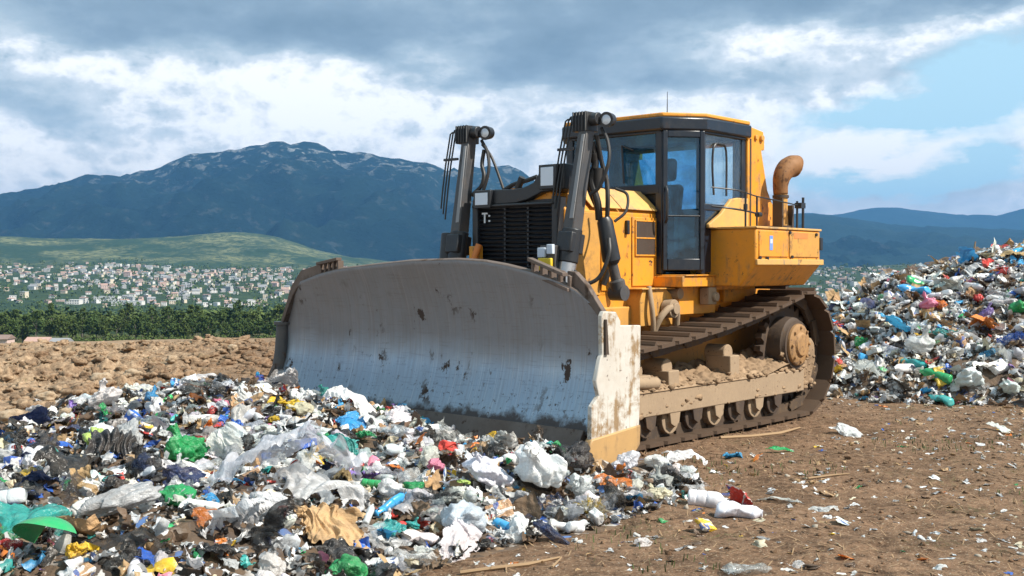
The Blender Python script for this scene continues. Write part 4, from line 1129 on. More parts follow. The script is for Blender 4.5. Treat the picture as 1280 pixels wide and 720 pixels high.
wood('woodland', [((uu - 640) / FPX * dd, dd) for uu, dd in [(wr.uniform(-90, 480), wr.uniform(470, 900)) for _ in range(700)] + [(wr.choice((wr.uniform(-600, -75), wr.uniform(475, 900))), wr.uniform(422, 600)) for _ in range(420)]], 5, (7, 12), 22)
wood('town_trees', [((uu - 640) / FPX * dd, dd) for uu, dd in [(wr.uniform(-120, 1300), wr.uniform(1000, 2750)) for _ in range(2600)]], 6, (8, 15), 10)
# low green scrub at the foot of the wood
wood('scrub', [((uu - 640) / FPX * dd, dd) for uu, dd in [(wr.uniform(85, 430), wr.uniform(388, 420)) for _ in range(420)]], 7, (1.2, 3.6), 22)

def flat_mat(name, c, rough=.85):
    m, n = material(name); f = n.noise(n.coord('Object'), .6, 4)
    n.out(n.bsdf(n.mix(f, c, tuple(q * .75 for q in c)), rough)); return m
HW = {k: flat_mat(k + '_plaster', c) for k, c in dict(white=(.80, .78, .75), cream=(.72, .62, .48), pink=(.70, .52, .46), grey=(.46, .46, .47)).items()}
HR = {k: flat_mat(k + '_roof', c) for k, c in dict(red=(.50, .32, .26), brown=(.26, .18, .15), grey=(.30, .30, .31), white=(.74, .74, .73)).items()}  # roof tones paled, distance haze painted into them
WIN = flat_mat('dark_window', (.03, .035, .04), .3)
def house_mesh(wall, roof, w, d, h, rh, flat=False):
    mb = MB(); mb.box(-w / 2, w / 2, -d / 2, d / 2, -3, h); nw = len(mb.b.faces)
    if flat: mb.box(-w / 2 - .3, w / 2 + .3, -d / 2 - .3, d / 2 + .3, h, h + .5)
    else: mb.prism([(-d / 2 - .5, h - .05), (d / 2 + .5, h - .05), (0, h + rh)], -w / 2 - .4, w / 2 + .4, 'x')
    nr_ = len(mb.b.faces)
    nwin = max(2, int(w / 3.2))
    for fl in range(max(1, int(h / 3))):
        for k in range(nwin):
            x = -w / 2 + (k + .5) * w / nwin
            for sy in (-1, 1):
                ys = sorted((sy * (d / 2 + .02), sy * (d / 2 + .08))); mb.box(x - .55, x + .55, ys[0], ys[1], fl * 3 + .9, fl * 3 + 2.2)
    bmesh.ops.recalc_face_normals(mb.b, faces=mb.b.faces[:])
    me = bpy.data.meshes.new('house'); mb.b.to_mesh(me); mb.b.free()
    for mm in (HW[wall], HR[roof], WIN): me.materials.append(mm)
    for i, p in enumerate(me.polygons): p.material_index = 0 if i < nw else (1 if i < nr_ else 2)
    return me
HOUSES = []
for wl in ('white', 'cream', 'pink', 'white', 'grey'):
    for rf in ('red', 'white', 'grey', 'white', 'brown'):
        HOUSES.append((wl, rf, house_mesh(wl, rf, rng.uniform(9, 15), rng.uniform(8, 11), rng.choice((4, 6, 6, 8)), rng.uniform(1.6, 3.2), rf == 'white')))
spots = []
hr = random.Random(11)
while len(spots) < 900:
    if hr.random() < .86:
        uu = hr.uniform(-60, 470); dd = hr.choice((hr.uniform(1500, 2700), hr.gauss(2250, 260)))
        dens = .35 + .65 * math.exp(-((uu - 190) / 130) ** 2)
        if hr.random() > dens: continue
    else: uu = hr.uniform(1000, 1110); dd = hr.uniform(1350, 2650)
    if not 1350 < dd < 2720: continue
    x = (uu - 640) / FPX * dd
    if all((x - a) ** 2 + (dd - b) ** 2 > 13 ** 2 for a, b, _ in spots): spots.append((x, dd, uu))
edge = []
while len(edge) < 150:
    uu = hr.choice((hr.uniform(-420, -60), hr.uniform(470, 660))); dd = hr.uniform(1500, 2700); edge.append(((uu - 640) / FPX * dd, dd, uu))
spots.sort(key=lambda s: s[1])
spots += edge
far_v = []
far_mb = None
for i, (x, y, uu) in enumerate(spots):
    wl, rf, me = HOUSES[hr.randrange(len(HOUSES))]
    z = float(terrain_z(x, y)); a = hr.uniform(-.6, .6); s = hr.choice((hr.uniform(.40, .7), hr.uniform(.5, .95)))
    if i < 290:
        o = link('house', me, loc=(x, y, z)); o.rotation_euler = (0, 0, a); o.scale = (s, s, s)
        side = 'in the town left of the blade' if uu < 640 else 'in the valley right of the tank'
        tag(o, f"{wl} walled house with a {rf} {'flat roof' if rf == 'white' else 'gabled roof'} {side}", 'house', f'{wl} houses with {rf} roofs {side}')
    else: far_v.append((x, y, z, a, s, me))
bmf = bmesh.new()
mats_all = list(HW.values()) + list(HR.values()) + [WIN]
for (x, y, z, a, s, me) in far_v:
    n0 = len(bmf.faces); v0 = len(bmf.verts)
    bmf.from_mesh(me); bmf.verts.ensure_lookup_table(); bmf.faces.ensure_lookup_table()
    Mx_ = Matrix.Translation((x, y, z)) @ Matrix.Rotation(a, 4, 'Z') @ Matrix.Scale(s, 4)
    for vv in bmf.verts[v0:]: vv.co = Mx_ @ vv.co
    for ff in bmf.faces[n0:]: ff.material_index = mats_all.index(me.materials[ff.material_index])
me = bpy.data.meshes.new('far_houses'); bmf.to_mesh(me); bmf.free()
for mm in mats_all: me.materials.append(mm)
o = link('far_houses', me); tag(o, kind='stuff')
# a few long pale blocks at the near edge of the town
for (uu, dd, w, h, txt) in ((133, 1620, 38, 7, 'long white block with a low hall at the near edge of town'), (160, 1540, 42, 5, 'longest white flat roofed hall just above the tree belt'), (92, 1560, 20, 6, 'short white flat roofed hall left of the long one, above the tree belt'), (142, 2550, 34, 7, 'pale block standing highest above the town roofs')):
    x = (uu - 640) / FPX * dd; z = float(terrain_z(x, dd))
    o = link('town_hall_block', house_mesh('white', 'white', w, 14, h, 2, True), loc=(x, dd, z)); tag(o, txt, 'building')

# farm sheds by the field and a heap of broken brick beside them
def shed(u0, u1, d, h, wall, roof, txt):
    x0, x1 = (u0 - 640) / FPX * d, (u1 - 640) / FPX * d; z = float(terrain_z((x0 + x1) / 2, d)); w = x1 - x0
    e = empty('farm_shed', ((x0 + x1) / 2, d, z)); tag(e, txt, 'shed')
    mb = MB(); mb.box(-w / 2, w / 2, -3, 3, -1, h); mb.build('wall', HW[wall], e)
    mb = MB(); mb.prism([(-3.5, h - .02), (3.5, h - .02), (0, h + 1.4)], -w / 2 - .4, w / 2 + .4, 'x'); mb.build('roof', HR[roof], e)
    mb = MB(); mb.box(-w * .2, w * .1, -3.06, -3.01, -1, h * .75); mb.build('door', WIN, e)
shed(-12, 13, 392, 2.2, 'pink', 'brown', 'low pink brick shed at the left edge of the field')
shed(35, 62, 395, 1.7, 'pink', 'red', 'low brick shed with a red roof in front of the tree belt')
shed(66, 86, 393, 1.8, 'cream', 'grey', 'small cream shed with a grey roof in front of the tree belt')
# ------------------------------------------------------------------ waste: materials
PAL = dict(white=(.88, .89, .90), pale=(.74, .74, .72), grey=(.44, .45, .46), silver=(.62, .66, .70), black=(.012, .013, .015), charcoal=(.045, .047, .052), brown=(.13, .075, .042),
           tan=(.46, .29, .14), blue=(.02, .13, .55), azure=(.04, .36, .70), green=(.015, .36, .11), teal=(.03, .38, .36), lime=(.48, .62, .14), yellow=(.80, .53, .03),
           orange=(.78, .22, .025), red=(.55, .035, .03), pink=(.80, .25, .38), purple=(.24, .15, .45), navy=(.02, .04, .12), cream=(.74, .66, .48))
def waste_mat(name, rough, trans=0., clear=0., dirt=.3, attr=False, crease=.5, pattern=0.):
    m, n = material(name)
    p = n.coord('Object'); oi = n.new('ShaderNodeObjectInfo')
    if attr:
        a = n.new('ShaderNodeAttribute'); a.attribute_name = 'tint'; col = a.outputs['Color']; q = n.pos(); sc = 8.
    else:
        col = oi.outputs['Color']; q = n.vm('ADD', p, n.comb(n.m('MULTIPLY', oi.outputs['Random'], 40.), n.m('MULTIPLY', oi.outputs['Random'], 17.), 0.)); sc = 1.
    big = n.noise(q, 1.4 * sc, 5, .62); fine = n.noise(q, 6 * sc, 7, .66)
    if pattern:
        pm = n.mapr(n.noise(n.scale(q, (1., 3., 1.)), 1.3 * sc, 2, .4), .56, .58)
        pm2 = n.mapr(n.noise(n.vm('ADD', n.scale(q, (2.5, 1., 2.)), (7., 3., 1.)), 1.2 * sc, 2, .4), .60, .62)
        col = n.mix(n.m('MULTIPLY', pm, pattern), col, (.75, .74, .72)); col = n.mix(n.m('MULTIPLY', pm2, pattern), col, (.03, .10, .36))
    dm = n.m('MULTIPLY', n.mapr(n.m('ADD', big, n.m('MULTIPLY', fine, .5)), .68, .95), dirt * 1.3, clamp=True)
    col = n.mix(dm, col, n.mix(fine, (.20, .13, .075), (.07, .045, .028)))
    col = n.mix(n.mapr(fine, .35, .7, 0, .12), col, (.45, .40, .34))
    cr = n.m('ABSOLUTE', n.m('SUBTRACT', n.noise(q, 3.2 * sc, 5, .6, .8), .5))
    cr2 = n.m('ABSOLUTE', n.m('SUBTRACT', n.noise(q, 8.5 * sc, 3, .6, .5), .5))
    vw = n.vm('ADD', n.scale(q, (sc, sc, sc)), n.scale(n.noise(q, 2.2 * sc, 3, .5, 0, True), (.6, .6, .6)))
    vf = n.voro(vw, 2.6, 'F1', 'Distance')
    nrm = n.bump(n.m('ADD', n.m('ADD', n.m('MULTIPLY', cr, .8), n.m('MULTIPLY', cr2, .35)), n.m('MULTIPLY', vf, .5)), crease, .075 if not attr else .012)
    sh = n.bsdf(col, n.m('ADD', rough, n.m('MULTIPLY', dm, .4), clamp=True), 0, nrm)
    if trans:
        t = n.new('ShaderNodeBsdfTranslucent'); n.put(t.inputs[0], col); n.put(t.inputs['Normal'], nrm); sh = n.mixs(trans, sh, t.outputs[0])
    if clear:
        t = n.new('ShaderNodeBsdfTransparent'); n.put(t.inputs[0], (.86, .88, .90))
        sh = n.mixs(n.m('MULTIPLY', n.mapr(n.m('SUBTRACT', 1., cr), .72, .98), n.m('MULTIPLY', n.mapr(oi.outputs['Random'], .35, .75), clear * 1.5)), sh, t.outputs[0])
    n.out(sh)
    return m
WM = dict(bag=waste_mat('bag_plastic', .20, .25, .30, .2, crease=.55), film=waste_mat('thin_film', .14, .28, .50, .2, crease=.6), rag=waste_mat('cloth', .9, 0, 0, .45, crease=.5),
          card=waste_mat('cardboard', .85, 0, 0, .35, crease=.4), hard=waste_mat('hard_plastic', .24, .06, 0, .22, crease=.08), wrap=waste_mat('printed_wrapper', .20, .1, 0, .2, crease=.5, pattern=.9),
          clearp=waste_mat('clear_plastic', .10, .15, .55, .15, crease=.25), foam=waste_mat('foam', .9, .1, 0, .35, crease=.3), scrap=waste_mat('mixed_scrap', .28, .18, 0, .3, attr=True, crease=.5))

# ------------------------------------------------------------------ waste: shapes (unit size, about 1 across)
def ico(sub):
    b = bmesh.new(); bmesh.ops.create_icosphere(b, subdivisions=sub, radius=1)
    V = np.array([v.co[:] for v in b.verts]); F = np.array([[v.index for v in f.verts] for f in b.faces]); b.free(); return V, F
ICO5, ICO4, ICO2 = ico(5), ico(4), ico(2)
def bag_mesh(seed, fine=False, knot=True):
    V, F = ICO5 if fine else ICO4
    r_ = np.random.default_rng(seed)
    P = V.copy()
    rad = 1 + .40 * fbm(V * .9, 2, seed) + .26 * np.abs(pn(V * 1.5, seed + 3)) - .10
    S = np.stack([V[:, 0] * 3.2, V[:, 1] * 3.2, V[:, 2] * .9], -1)
    rad += .20 * np.abs(pn(S * 1.1, seed + 5)) - .08 + .07 * np.abs(fbm(V * 3.4, 2, seed + 7)) - .03
    P = V * rad[:, None] * np.array([1, r_.uniform(.68, 1.), r_.uniform(.50, .78)])
    P += .10 * vnoise(V * 2.1, seed + 9)
    if knot:
        d = np.array([r_.normal(), r_.normal(), r_.uniform(.1, .9)]); d /= np.linalg.norm(d)
        c = V @ d; t = sstep(.80, 1., c)
        P += d * (t * r_.uniform(.35, .8))[:, None] + (vnoise(V * 6, seed + 13) * .22) * t[:, None]
        neck = sstep(.72, .84, c) * (1 - sstep(.90, .97, c)); ax = (P @ d)[:, None] * d
        P = ax + (P - ax) * (1 - .6 * neck)[:, None]
    lo = P[:, 2].min(); P[:, 2] = np.where(P[:, 2] < lo * .55, lo * .55 + (P[:, 2] - lo * .55) * .3, P[:, 2])
    P /= (P.max(0) - P.min(0))[:2].max()
    return mesh_np('plastic_bag', P, F, [WM['bag']])
def sheet_mesh(seed, mat, n_=40, amp=1., asp=1., torn=.3, drape=0., name='film_sheet', fold=0., fine=1.):
    r_ = np.random.default_rng(seed)
    u = np.linspace(-1, 1, n_); U, W = np.meshgrid(u, u * asp, indexing='ij')
    P = np.stack([U, W, U * 0], -1)
    Q = P + .35 * vnoise(P * 1.1, seed)
    P = P * .78 + amp * (.30 * vnoise(P * .9, seed + 1) + .15 * fine * (np.abs(vnoise(Q * 1.9, seed + 2)) - .2) + .045 * fine * (np.abs(vnoise(Q * 3.9, seed + 4)) - .2) + .010 * fine * vnoise(Q * 9., seed + 6))
    if fold:   # long parallel pleats
        P[..., 2] += fold * np.abs(pn(np.stack([Q[..., 0] * 4.5 + Q[..., 1] * .8, Q[..., 1] * .7, U * 0], -1), seed + 9)) * 1.2
    if drape: P[..., 2] -= drape * (np.abs(U) ** 2.4 + np.abs(W / asp) ** 2.4) * .5
    ang = np.arctan2(W / asp, U); rr = np.maximum(np.abs(U), np.abs(W / asp))
    lim = 1.02 - torn * .5 + torn * .5 * pn(np.stack([np.cos(ang) * 2.2, np.sin(ang) * 2.2, ang * 0 + seed], -1), seed + 8) * 1.6
    idx = np.arange(n_ * n_).reshape(n_, n_)
    F4 = np.stack([idx[:-1, :-1], idx[1:, :-1], idx[1:, 1:], idx[:-1, 1:]], -1).reshape(-1, 4)
    keep = (rr < lim).ravel()[F4].mean(1) > .5
    F4 = F4[keep]
    used = np.unique(F4); mp = -np.ones(n_ * n_, int); mp[used] = np.arange(len(used))
    V = P.reshape(-1, 3)[used]; V -= (V.max(0) + V.min(0)) / 2 * np.array([1, 1, 0]); V /= (V.max(0) - V.min(0))[:2].max()
    return mesh_np(name, V, mp[F4], [mat])
def bottle_mesh(seed, crushed, mat):
    r_ = np.random.default_rng(seed)
    prof = [(-.5, .0), (-.495, .10), (-.47, .14), (-.30, .145), (-.28, .135), (-.26, .145), (-.05, .145), (-.03, .135), (-.01, .145), (.20, .145), (.30, .125), (.38, .07), (.42, .05), (.46, .05)]
    nn = 24; V = []; F = []
    xs = []
    for (a, b), (c, d) in zip(prof, prof[1:]):
        for k in range(3): xs.append((a + (c - a) * k / 3, b + (d - b) * k / 3))
    xs.append(prof[-1])
    for (x, r0) in xs:
        for k in range(nn): V.append((x, r0 * math.cos(2 * math.pi * k / nn), r0 * math.sin(2 * math.pi * k / nn)))
    for i in range(len(xs) - 1):
        for k in range(nn): F.append((i * nn + k, i * nn + (k + 1) % nn, (i + 1) * nn + (k + 1) % nn, (i + 1) * nn + k))
    V = np.array(V); w = sstep(.42, .2, V[:, 0])
    V = V + vnoise(V * 2.6, seed) * (.10 * crushed * w)[:, None] + vnoise(V * 7, seed + 2) * (.035 * crushed * w)[:, None]
    V[:, 2] *= 1 - .35 * crushed * w
    return mesh_np('plastic_bottle', V, np.array(F), [mat])
def cap_mesh():
    mb = MB(); mb.lathe((.44, 0, 0), (1, 0, 0), [(0, .058), (.0, .062), (.06, .062), (.066, .055), (.067, 0)], 16)
    bmesh.ops.recalc_face_normals(mb.b, faces=mb.b.faces[:])
    me = bpy.data.meshes.new('cap'); mb.b.to_mesh(me); mb.b.free(); me.materials.append(WM['hard']); return me
def solid(mb, name, mat, seed=0, amp=0., sub=0, smooth=35):
    if sub: bmesh.ops.subdivide_edges(mb.b, edges=mb.b.edges[:], cuts=sub, use_grid_fill=True)
    bmesh.ops.recalc_face_normals(mb.b, faces=mb.b.faces[:])
    me = bpy.data.meshes.new(name); mb.b.to_mesh(me); mb.b.free(); me.materials.append(mat)
    if amp:
        co = np.zeros(len(me.vertices) * 3, np.float32); me.vertices.foreach_get('co', co); co = co.reshape(-1, 3)
        co = co + vnoise(co * 2.3, seed) * amp + vnoise(co * 6, seed + 4) * amp * .35; me.vertices.foreach_set('co', co.astype(np.float32).ravel())
    for p in me.polygons: p.use_smooth = True
    me.set_sharp_from_angle(angle=R(smooth)); me.update(); return me
def tub_mesh(seed, mat, h=.6, name='tub'):
    mb = MB(); mb.lathe((0, 0, 0), (0, 0, 1), [(0, .001), (0, .34), (.03, .37), (h - .04, .47), (h - .03, .50), (h, .50), (h, .465), (h - .05, .45), (.06, .34), (.05, .001)], 28)
    return solid(mb, name, mat, seed, .05)
def lid_mesh(seed, mat):
    """half of a broken round cover, domed"""
    n_, k_ = 26, 14; V, F = [], []
    for i in range(n_):
        for j in range(k_):
            a = -.2 + 3.5 * i / (n_ - 1); t = j / (k_ - 1) * 1.15
            V.append((.5 * math.sin(t) * math.cos(a), .5 * math.sin(t) * math.sin(a), .42 * (math.cos(t) - .4)))
    for i in range(n_ - 1):
        for j in range(k_ - 1): F.append((i * k_ + j, i * k_ + j + 1, (i + 1) * k_ + j + 1, (i + 1) * k_ + j))
    V = np.array(V); V += vnoise(V * 2, seed) * .03
    return mesh_np('cover', V, np.array(F), [mat])
def card_mesh(seed, mat):
    """folded piece of board"""
    r_ = np.random.default_rng(seed); nx_, ny_ = 34, 26
    U, W = np.meshgrid(np.linspace(-.5, .5, nx_), np.linspace(-.36, .36, ny_), indexing='ij')
    f1, f2 = r_.uniform(-.2, .2), r_.uniform(-.1, .15)
    Z = np.abs(U - f1) * r_.uniform(.2, .9) + np.abs(W - f2) * r_.uniform(0, .5)
    P = np.stack([U, W, Z], -1); P += vnoise(P * 2.2, seed) * .09 + (np.abs(vnoise(P * 5, seed + 2)) - .2) * .06
    idx = np.arange(nx_ * ny_).reshape(nx_, ny_); F4 = np.stack([idx[:-1, :-1], idx[1:, :-1], idx[1:, 1:], idx[:-1, 1:]], -1).reshape(-1, 4)
    k = (np.abs(U) + .25 * pn(P * 4, seed + 5) < .52).ravel()[F4].all(1); F4 = F4[k]
    P[..., 2] -= P[..., 2].mean()
    return mesh_np('card', P.reshape(-1, 3), F4, [mat])
def box_mesh(seed, mat, sx, sy, sz, amp=.07):
    mb = MB(); mb.box(-sx, sx, -sy, sy, -sz, sz); bmesh.ops.bevel(mb.b, geom=mb.b.edges[:], offset=.03, segments=1, affect='EDGES')
    return solid(mb, 'carton', mat, seed, amp, 4, 40)
def foamchunk(seed, mat):
    V, F = ICO4; P = np.sign(V) * np.abs(V) ** .55 * np.array([.5, .36, .22]) * (1 + .3 * fbm(V * 1.5, 3, seed))[:, None] + .02 * vnoise(V * 7, seed)
    return mesh_np('chunk', P, F, [mat])
def can_mesh(seed, mat):
    mb = MB(); mb.lathe((-.5, 0, 0), (1, 0, 0), [(0, .001), (0, .22), (.03, .27), (.1, .28), (.5, .28), (.9, .28), (.97, .27), (1, .23), (.98, .21), (.98, .001)], 24)
    return solid(mb, 'can', mat, seed, .09, 1, 50)

SHAPES = {
    'crumpled_bag': [bag_mesh(300 + k, False, k % 3 != 0) for k in range(12)],
    'film_sheet': [sheet_mesh(330 + k, WM['film'], 40, 1.1, (1, .6, .8)[k % 3], .35, .2, fold=(0, .25)[k % 2]) for k in range(10)],
    'plastic_bottle': [bottle_mesh(350 + k, (.15, .5, .9)[k % 3], WM['clearp'] if k % 2 else WM['hard']) for k in range(6)],
    'rag': [sheet_mesh(370 + k, WM['rag'], 36, 1.35, (1, .7)[k % 2], .3, .3, 'rag', fold=.2) for k in range(7)],
    'cardboard_piece': [card_mesh(390 + k, WM['card']) for k in range(6)],
    'food_wrapper': [sheet_mesh(410 + k, WM['wrap'], 26, 1.0, (1, .65)[k % 2], .15, .15, 'wrapper') for k in range(8)],
    'plastic_tub': [tub_mesh(430 + k, WM['hard'], (.5, .35, .7)[k]) for k in range(3)] + [lid_mesh(440, WM['hard'])],
    'carton': [box_mesh(450 + k, WM['wrap'], *((.5, .33, .22), (.5, .2, .2), (.45, .4, .12))[k]) for k in range(3)],
    'foam_chunk': [foamchunk(460 + k, WM['foam']) for k in range(4)],
    'drink_can': [can_mesh(470 + k, WM['hard']) for k in range(2)],
}
CAPM = cap_mesh()
WORD = dict(crumpled_bag='crumpled bag', film_sheet='torn film sheet', plastic_bottle='bottle', rag='bunched cloth rag', cardboard_piece='bent board piece', food_wrapper='crinkled wrapper',
            plastic_tub='tub', carton='squashed carton', foam_chunk='foam chunk', drink_can='dented can')
CATS = dict(crumpled_bag='bag', film_sheet='plastic sheet', plastic_bottle='bottle', rag='rag', cardboard_piece='cardboard', food_wrapper='wrapper', plastic_tub='tub', carton='carton', foam_chunk='foam', drink_can='can')
def tint(c, j=.12):
    b = PAL[c]; f = 1 + rng.uniform(-j, j)
    return tuple(min(.9, max(.004, q * f * (1 + rng.uniform(-j, j) * .5))) for q in b) + (1,)
ITEMS = []        # (object, kind, colour, size, x, y, zone)
def put(kind, color, x, y, size, zone, lift=.25, rot=None, mesh=None, label=None, dz=0., sq=None, name=None):
    me = mesh or rng.choice(SHAPES[kind])
    o = link(name or kind, me)
    z = float(surf_z(x, y))
    o.location = (x, y, z + size * lift + dz)
    o.rotation_euler = rot if rot else (rng.gauss(0, .35), rng.gauss(0, .35), rng.uniform(0, 6.28))
    s = size; o.scale = sq if sq else (s, s * rng.uniform(.8, 1.1), s * rng.uniform(.8, 1.1))
    o.color = tint(color)
    if kind == 'plastic_bottle' and mesh is None or (mesh is not None and kind == 'plastic_bottle'):
        c = link('cap', CAPM, o); c.color = tint(rng.choice(('white', 'blue', 'red', 'yellow', 'green')))
    tag(o, label, CATS.get(kind, kind))
    ITEMS.append([o, kind, color, size, x, y, zone, bool(label)])
    return o

# ------------------------------------------------------------------ the heaps' own mass
def heap_mat():
    m, n = material('compacted_waste')
    p = n.pos()
    f = n.noise(p, 9, 8, .68); mid = n.noise(p, 3.2, 6, .65)
    cell = n.voro(n.vm('ADD', p, n.scale(n.noise(p, 7, 4, .6, 0, True), (.12, .12, .12))), 15, 'F1', 'Color')
    h = n.sep(cell)[0]; v = n.sep(cell)[1]
    c = n.ramp(h, [(0, (.020, .016, .014)), (.22, (.060, .040, .027)), (.40, (.12, .078, .048)), (.58, (.30, .28, .26)), (.66, (.55, .55, .54)), (.74, (.05, .05, .055)), (.88, (.45, .30, .17)), (.94, (.06, .17, .42)), (1, (.45, .09, .05))], 'CONSTANT')
    c = n.mix(n.mapr(mid, .42, .60, .25, .95), c, n.mix(f, (.030, .020, .014), (.20, .125, .072)))
    hh = n.m('ADD', n.m('MULTIPLY', f, .6), n.m('MULTIPLY', v, .4))
    n.out(n.bsdf(c, .8, 0, n.bump(hh, .9, .05))); return m
HEAPM = heap_mat()
def heap(name, fh, x0, x1, y0, y1, step, label):
    xs, ys = np.arange(x0, x1, step), np.arange(y0, y1, step)
    X, Y = np.meshgrid(xs, ys, indexing='ij'); Z, sd = fh(X, Y)
    P = np.stack([X, Y, X * 0], -1); Z = np.where(sd > -.05, Z + (np.abs(fbm(P * 5, 3, 61)) * .06 - .02) * sstep(0, .3, sd), Z)
    idx = np.arange(X.size).reshape(X.shape); F4 = np.stack([idx[:-1, :-1], idx[1:, :-1], idx[1:, 1:], idx[:-1, 1:]], -1).reshape(-1, 4)
    k = (sd.ravel()[F4] > -.05).any(1); F4 = F4[k]; used = np.unique(F4); mp = -np.ones(X.size, int); mp[used] = np.arange(len(used))
    V = np.stack([X, Y, Z], -1).reshape(-1, 3)[used]
    o = link(name, mesh_np(name, V, mp[F4], [HEAPM])); tag(o, label, 'waste heap'); return o
heap('waste_heap', front_h, -6.4, 1.8, 4.0, 13.2, .045, 'broad low heap of mixed waste lying in front of the blade')
heap('waste_heap', back_h, 3.4, 15.2, 12.6, 25.2, .06, 'tall heap of waste rising at the right behind the tracks')

# ------------------------------------------------------------------ the pieces one notices, each where it lies
def sig(kind, color, u, v, wpx, label, lift=.25, rot=None, mesh=None, sq=None, dz=0., zone='front', name=None):
    x, y, z, d = hit(u, v)
    s = wpx / FPX * d
    if sq: sq = tuple(q * s for q in sq)
    return put(kind, color, x, y, s, zone, lift, rot, mesh, label, dz, sq, name)
B = lambda k, knot=True: bag_mesh(k, True, knot)
SH = lambda k, mat='film', **kw: sheet_mesh(k, WM[mat], 70, **kw)
BAGF = [B(500), B(501), B(502, False), B(503), B(504, False)]
BIGS = [SH(520, 'bag', amp=1., asp=.75, torn=.25, drape=.5, fold=.22, fine=.45), SH(521, 'bag', amp=.8, asp=.6, torn=.3, drape=.4, fold=.42, fine=.35), SH(522, 'bag', amp=1.2, asp=1., torn=.3, drape=.6, fold=.15, fine=.6),
        SH(523, 'clearp', amp=1., asp=.7, torn=.2, drape=.8), SH(524, 'card', amp=1.3, asp=.9, torn=.2, drape=.3, fold=.25, fine=1.3), SH(525, 'bag', amp=1.2, asp=.5, torn=.35, drape=.3, fold=.2, fine=.4)]
sig('crumpled_bag', 'green', 232, 578, 62, 'bright green knotted bag in the middle of the front heap', .2, (.1, .2, .6), BAGF[0])
sig('crumpled_bag', 'green', 1, 614, 36, 'green bag cut by the left picture edge beside a yellow strip', .15, (0, .1, 1), BAGF[3])
sig('film_sheet', 'yellow', 42, 606, 46, 'curved yellow plastic strip beside the green bag at the left edge', .3, (.3, .2, .1), BIGS[5])
sig('film_sheet', 'teal', 26, 660, 125, 'large teal film crumpled at the lower left edge', .15, (.2, .1, .3), BIGS[2])
sig('plastic_tub', 'green', 62, 694, 100, 'big broken bright green plastic cover at the lower left', .22, (.55, .25, 2.6), SHAPES['plastic_tub'][3], (1, 1, .9), name='plastic_cover')
sig('crumpled_bag', 'grey', 152, 648, 105, 'large clear grey bag lying on its side left of the white film', .2, (.1, -.25, .5), BAGF[2], (1, .65, .6))
sig('crumpled_bag', 'lime', 122, 558, 38, 'pale lime bag on the left shoulder of the front heap', .2, None, BAGF[4])
sig('film_sheet', 'white', 366, 606, 190, 'widest white film sheet draped over the front heap', .28, (-.25, .1, .25), BIGS[0], (1, 1, 1.1))
sig('film_sheet', 'white', 398, 628, 135, 'glossy white film bundle right under the widest sheet', .2, (.1, .2, -.3), BIGS[2], (1, .6, .8))
sig('film_sheet', 'pale', 292, 664, 98, 'pleated white bag hanging down beside the shiny black bag', .2, (-.9, .2, 1.2), BIGS[1], (1.15, .8, 1))
sig('film_sheet', 'black', 334, 684, 88, 'pleated shiny black bag leaning on the white pleated one', .22, (-.95, -.3, 1.4), BIGS[1], (1.2, .9, 1.2))
sig('cardboard_piece', 'tan', 415, 676, 92, 'large crumpled tan paper sack near the bottom edge', .22, (.2, .1, .4), BIGS[4], (1, .8, 1))
sig('cardboard_piece', 'tan', 437, 618, 58, 'ragged brown paper sack right of the widest white sheet', .25, (.3, .4, 1.9), BIGS[4], (1, .8, 1.1))
sig('crumpled_bag', 'cream', 588, 554, 64, 'yellowish tied bag against the lower edge of the blade', .3, (.1, .1, .4), BAGF[1], (1, .9, 1.05))
sig('crumpled_bag', 'white', 610, 612, 66, 'smaller of two bright white knotted bags on the front slope', .3, (.2, .5, .3), BAGF[3], (1, .8, .95))
sig('crumpled_bag', 'white', 674, 612, 92, 'largest bright white bag on the slope before the blade', .3, (.1, -.2, 2.2), BAGF[0], (1, .85, .95))
sig('crumpled_bag', 'white', 724, 618, 48, 'narrow white bag folded against the largest white bag', .25, (.5, .3, 1.), BAGF[4], (.7, .7, 1))
sig('crumpled_bag', 'silver', 582, 668, 68, 'round frosty ball of clear film on the soil at the front', .3, (.1, .2, 1.), SHAPES['crumpled_bag'][6], (1, .95, 1))
sig('plastic_bottle', 'pale', 525, 680, 50, 'milky white bottle lying flat by the bottom edge of the heap', .12, (0, .1, .15), SHAPES['plastic_bottle'][2], (1, 1.5, 1.5))
sig('crumpled_bag', 'pink', 544, 593, 32, 'hot pink bundle in the middle of the slope', .3, None, BAGF[2])
sig('carton', 'blue', 664, 548, 44, 'bright blue plastic crate lid leaning under the blade', .35, (.35, .3, .3), None, (1, .6, .5))
sig('film_sheet', 'green', 702, 574, 40, 'dark green film strip in front of the near blade corner', .35, (.5, .6, 1.2), BIGS[5])
sig('film_sheet', 'teal', 428, 575, 52, 'folded teal plastic sheet standing up on the crest', .4, (1., .3, .5), BIGS[5], (1, .9, 1))
sig('plastic_tub', 'azure', 345, 570, 20, 'sky blue round tub on the heap below the yellow bag', .3)
sig('crumpled_bag', 'yellow', 368, 517, 32, 'bright yellow ring of plastic on the crest left of the blade', .3, None, BAGF[0])
sig('film_sheet', 'yellow', 345, 511, 38, 'yellow film strip next to the yellow ring', .3, None, BIGS[5], (1, .6, .7))
sig('crumpled_bag', 'yellow', 342, 529, 15, 'small yellow bundle below the yellow ring', .3)
sig('film_sheet', 'orange', 496, 594, 34, 'orange film strip right of the pale bag on the crest', .3, None, BIGS[5])
sig('crumpled_bag', 'silver', 458, 582, 32, 'pale round bag beside the orange strip', .35, None, BAGF[2])
sig('crumpled_bag', 'white', 398, 488, 56, 'white bag on the highest crest against the far blade corner', .35, (.2, .3, .5), BAGF[1])
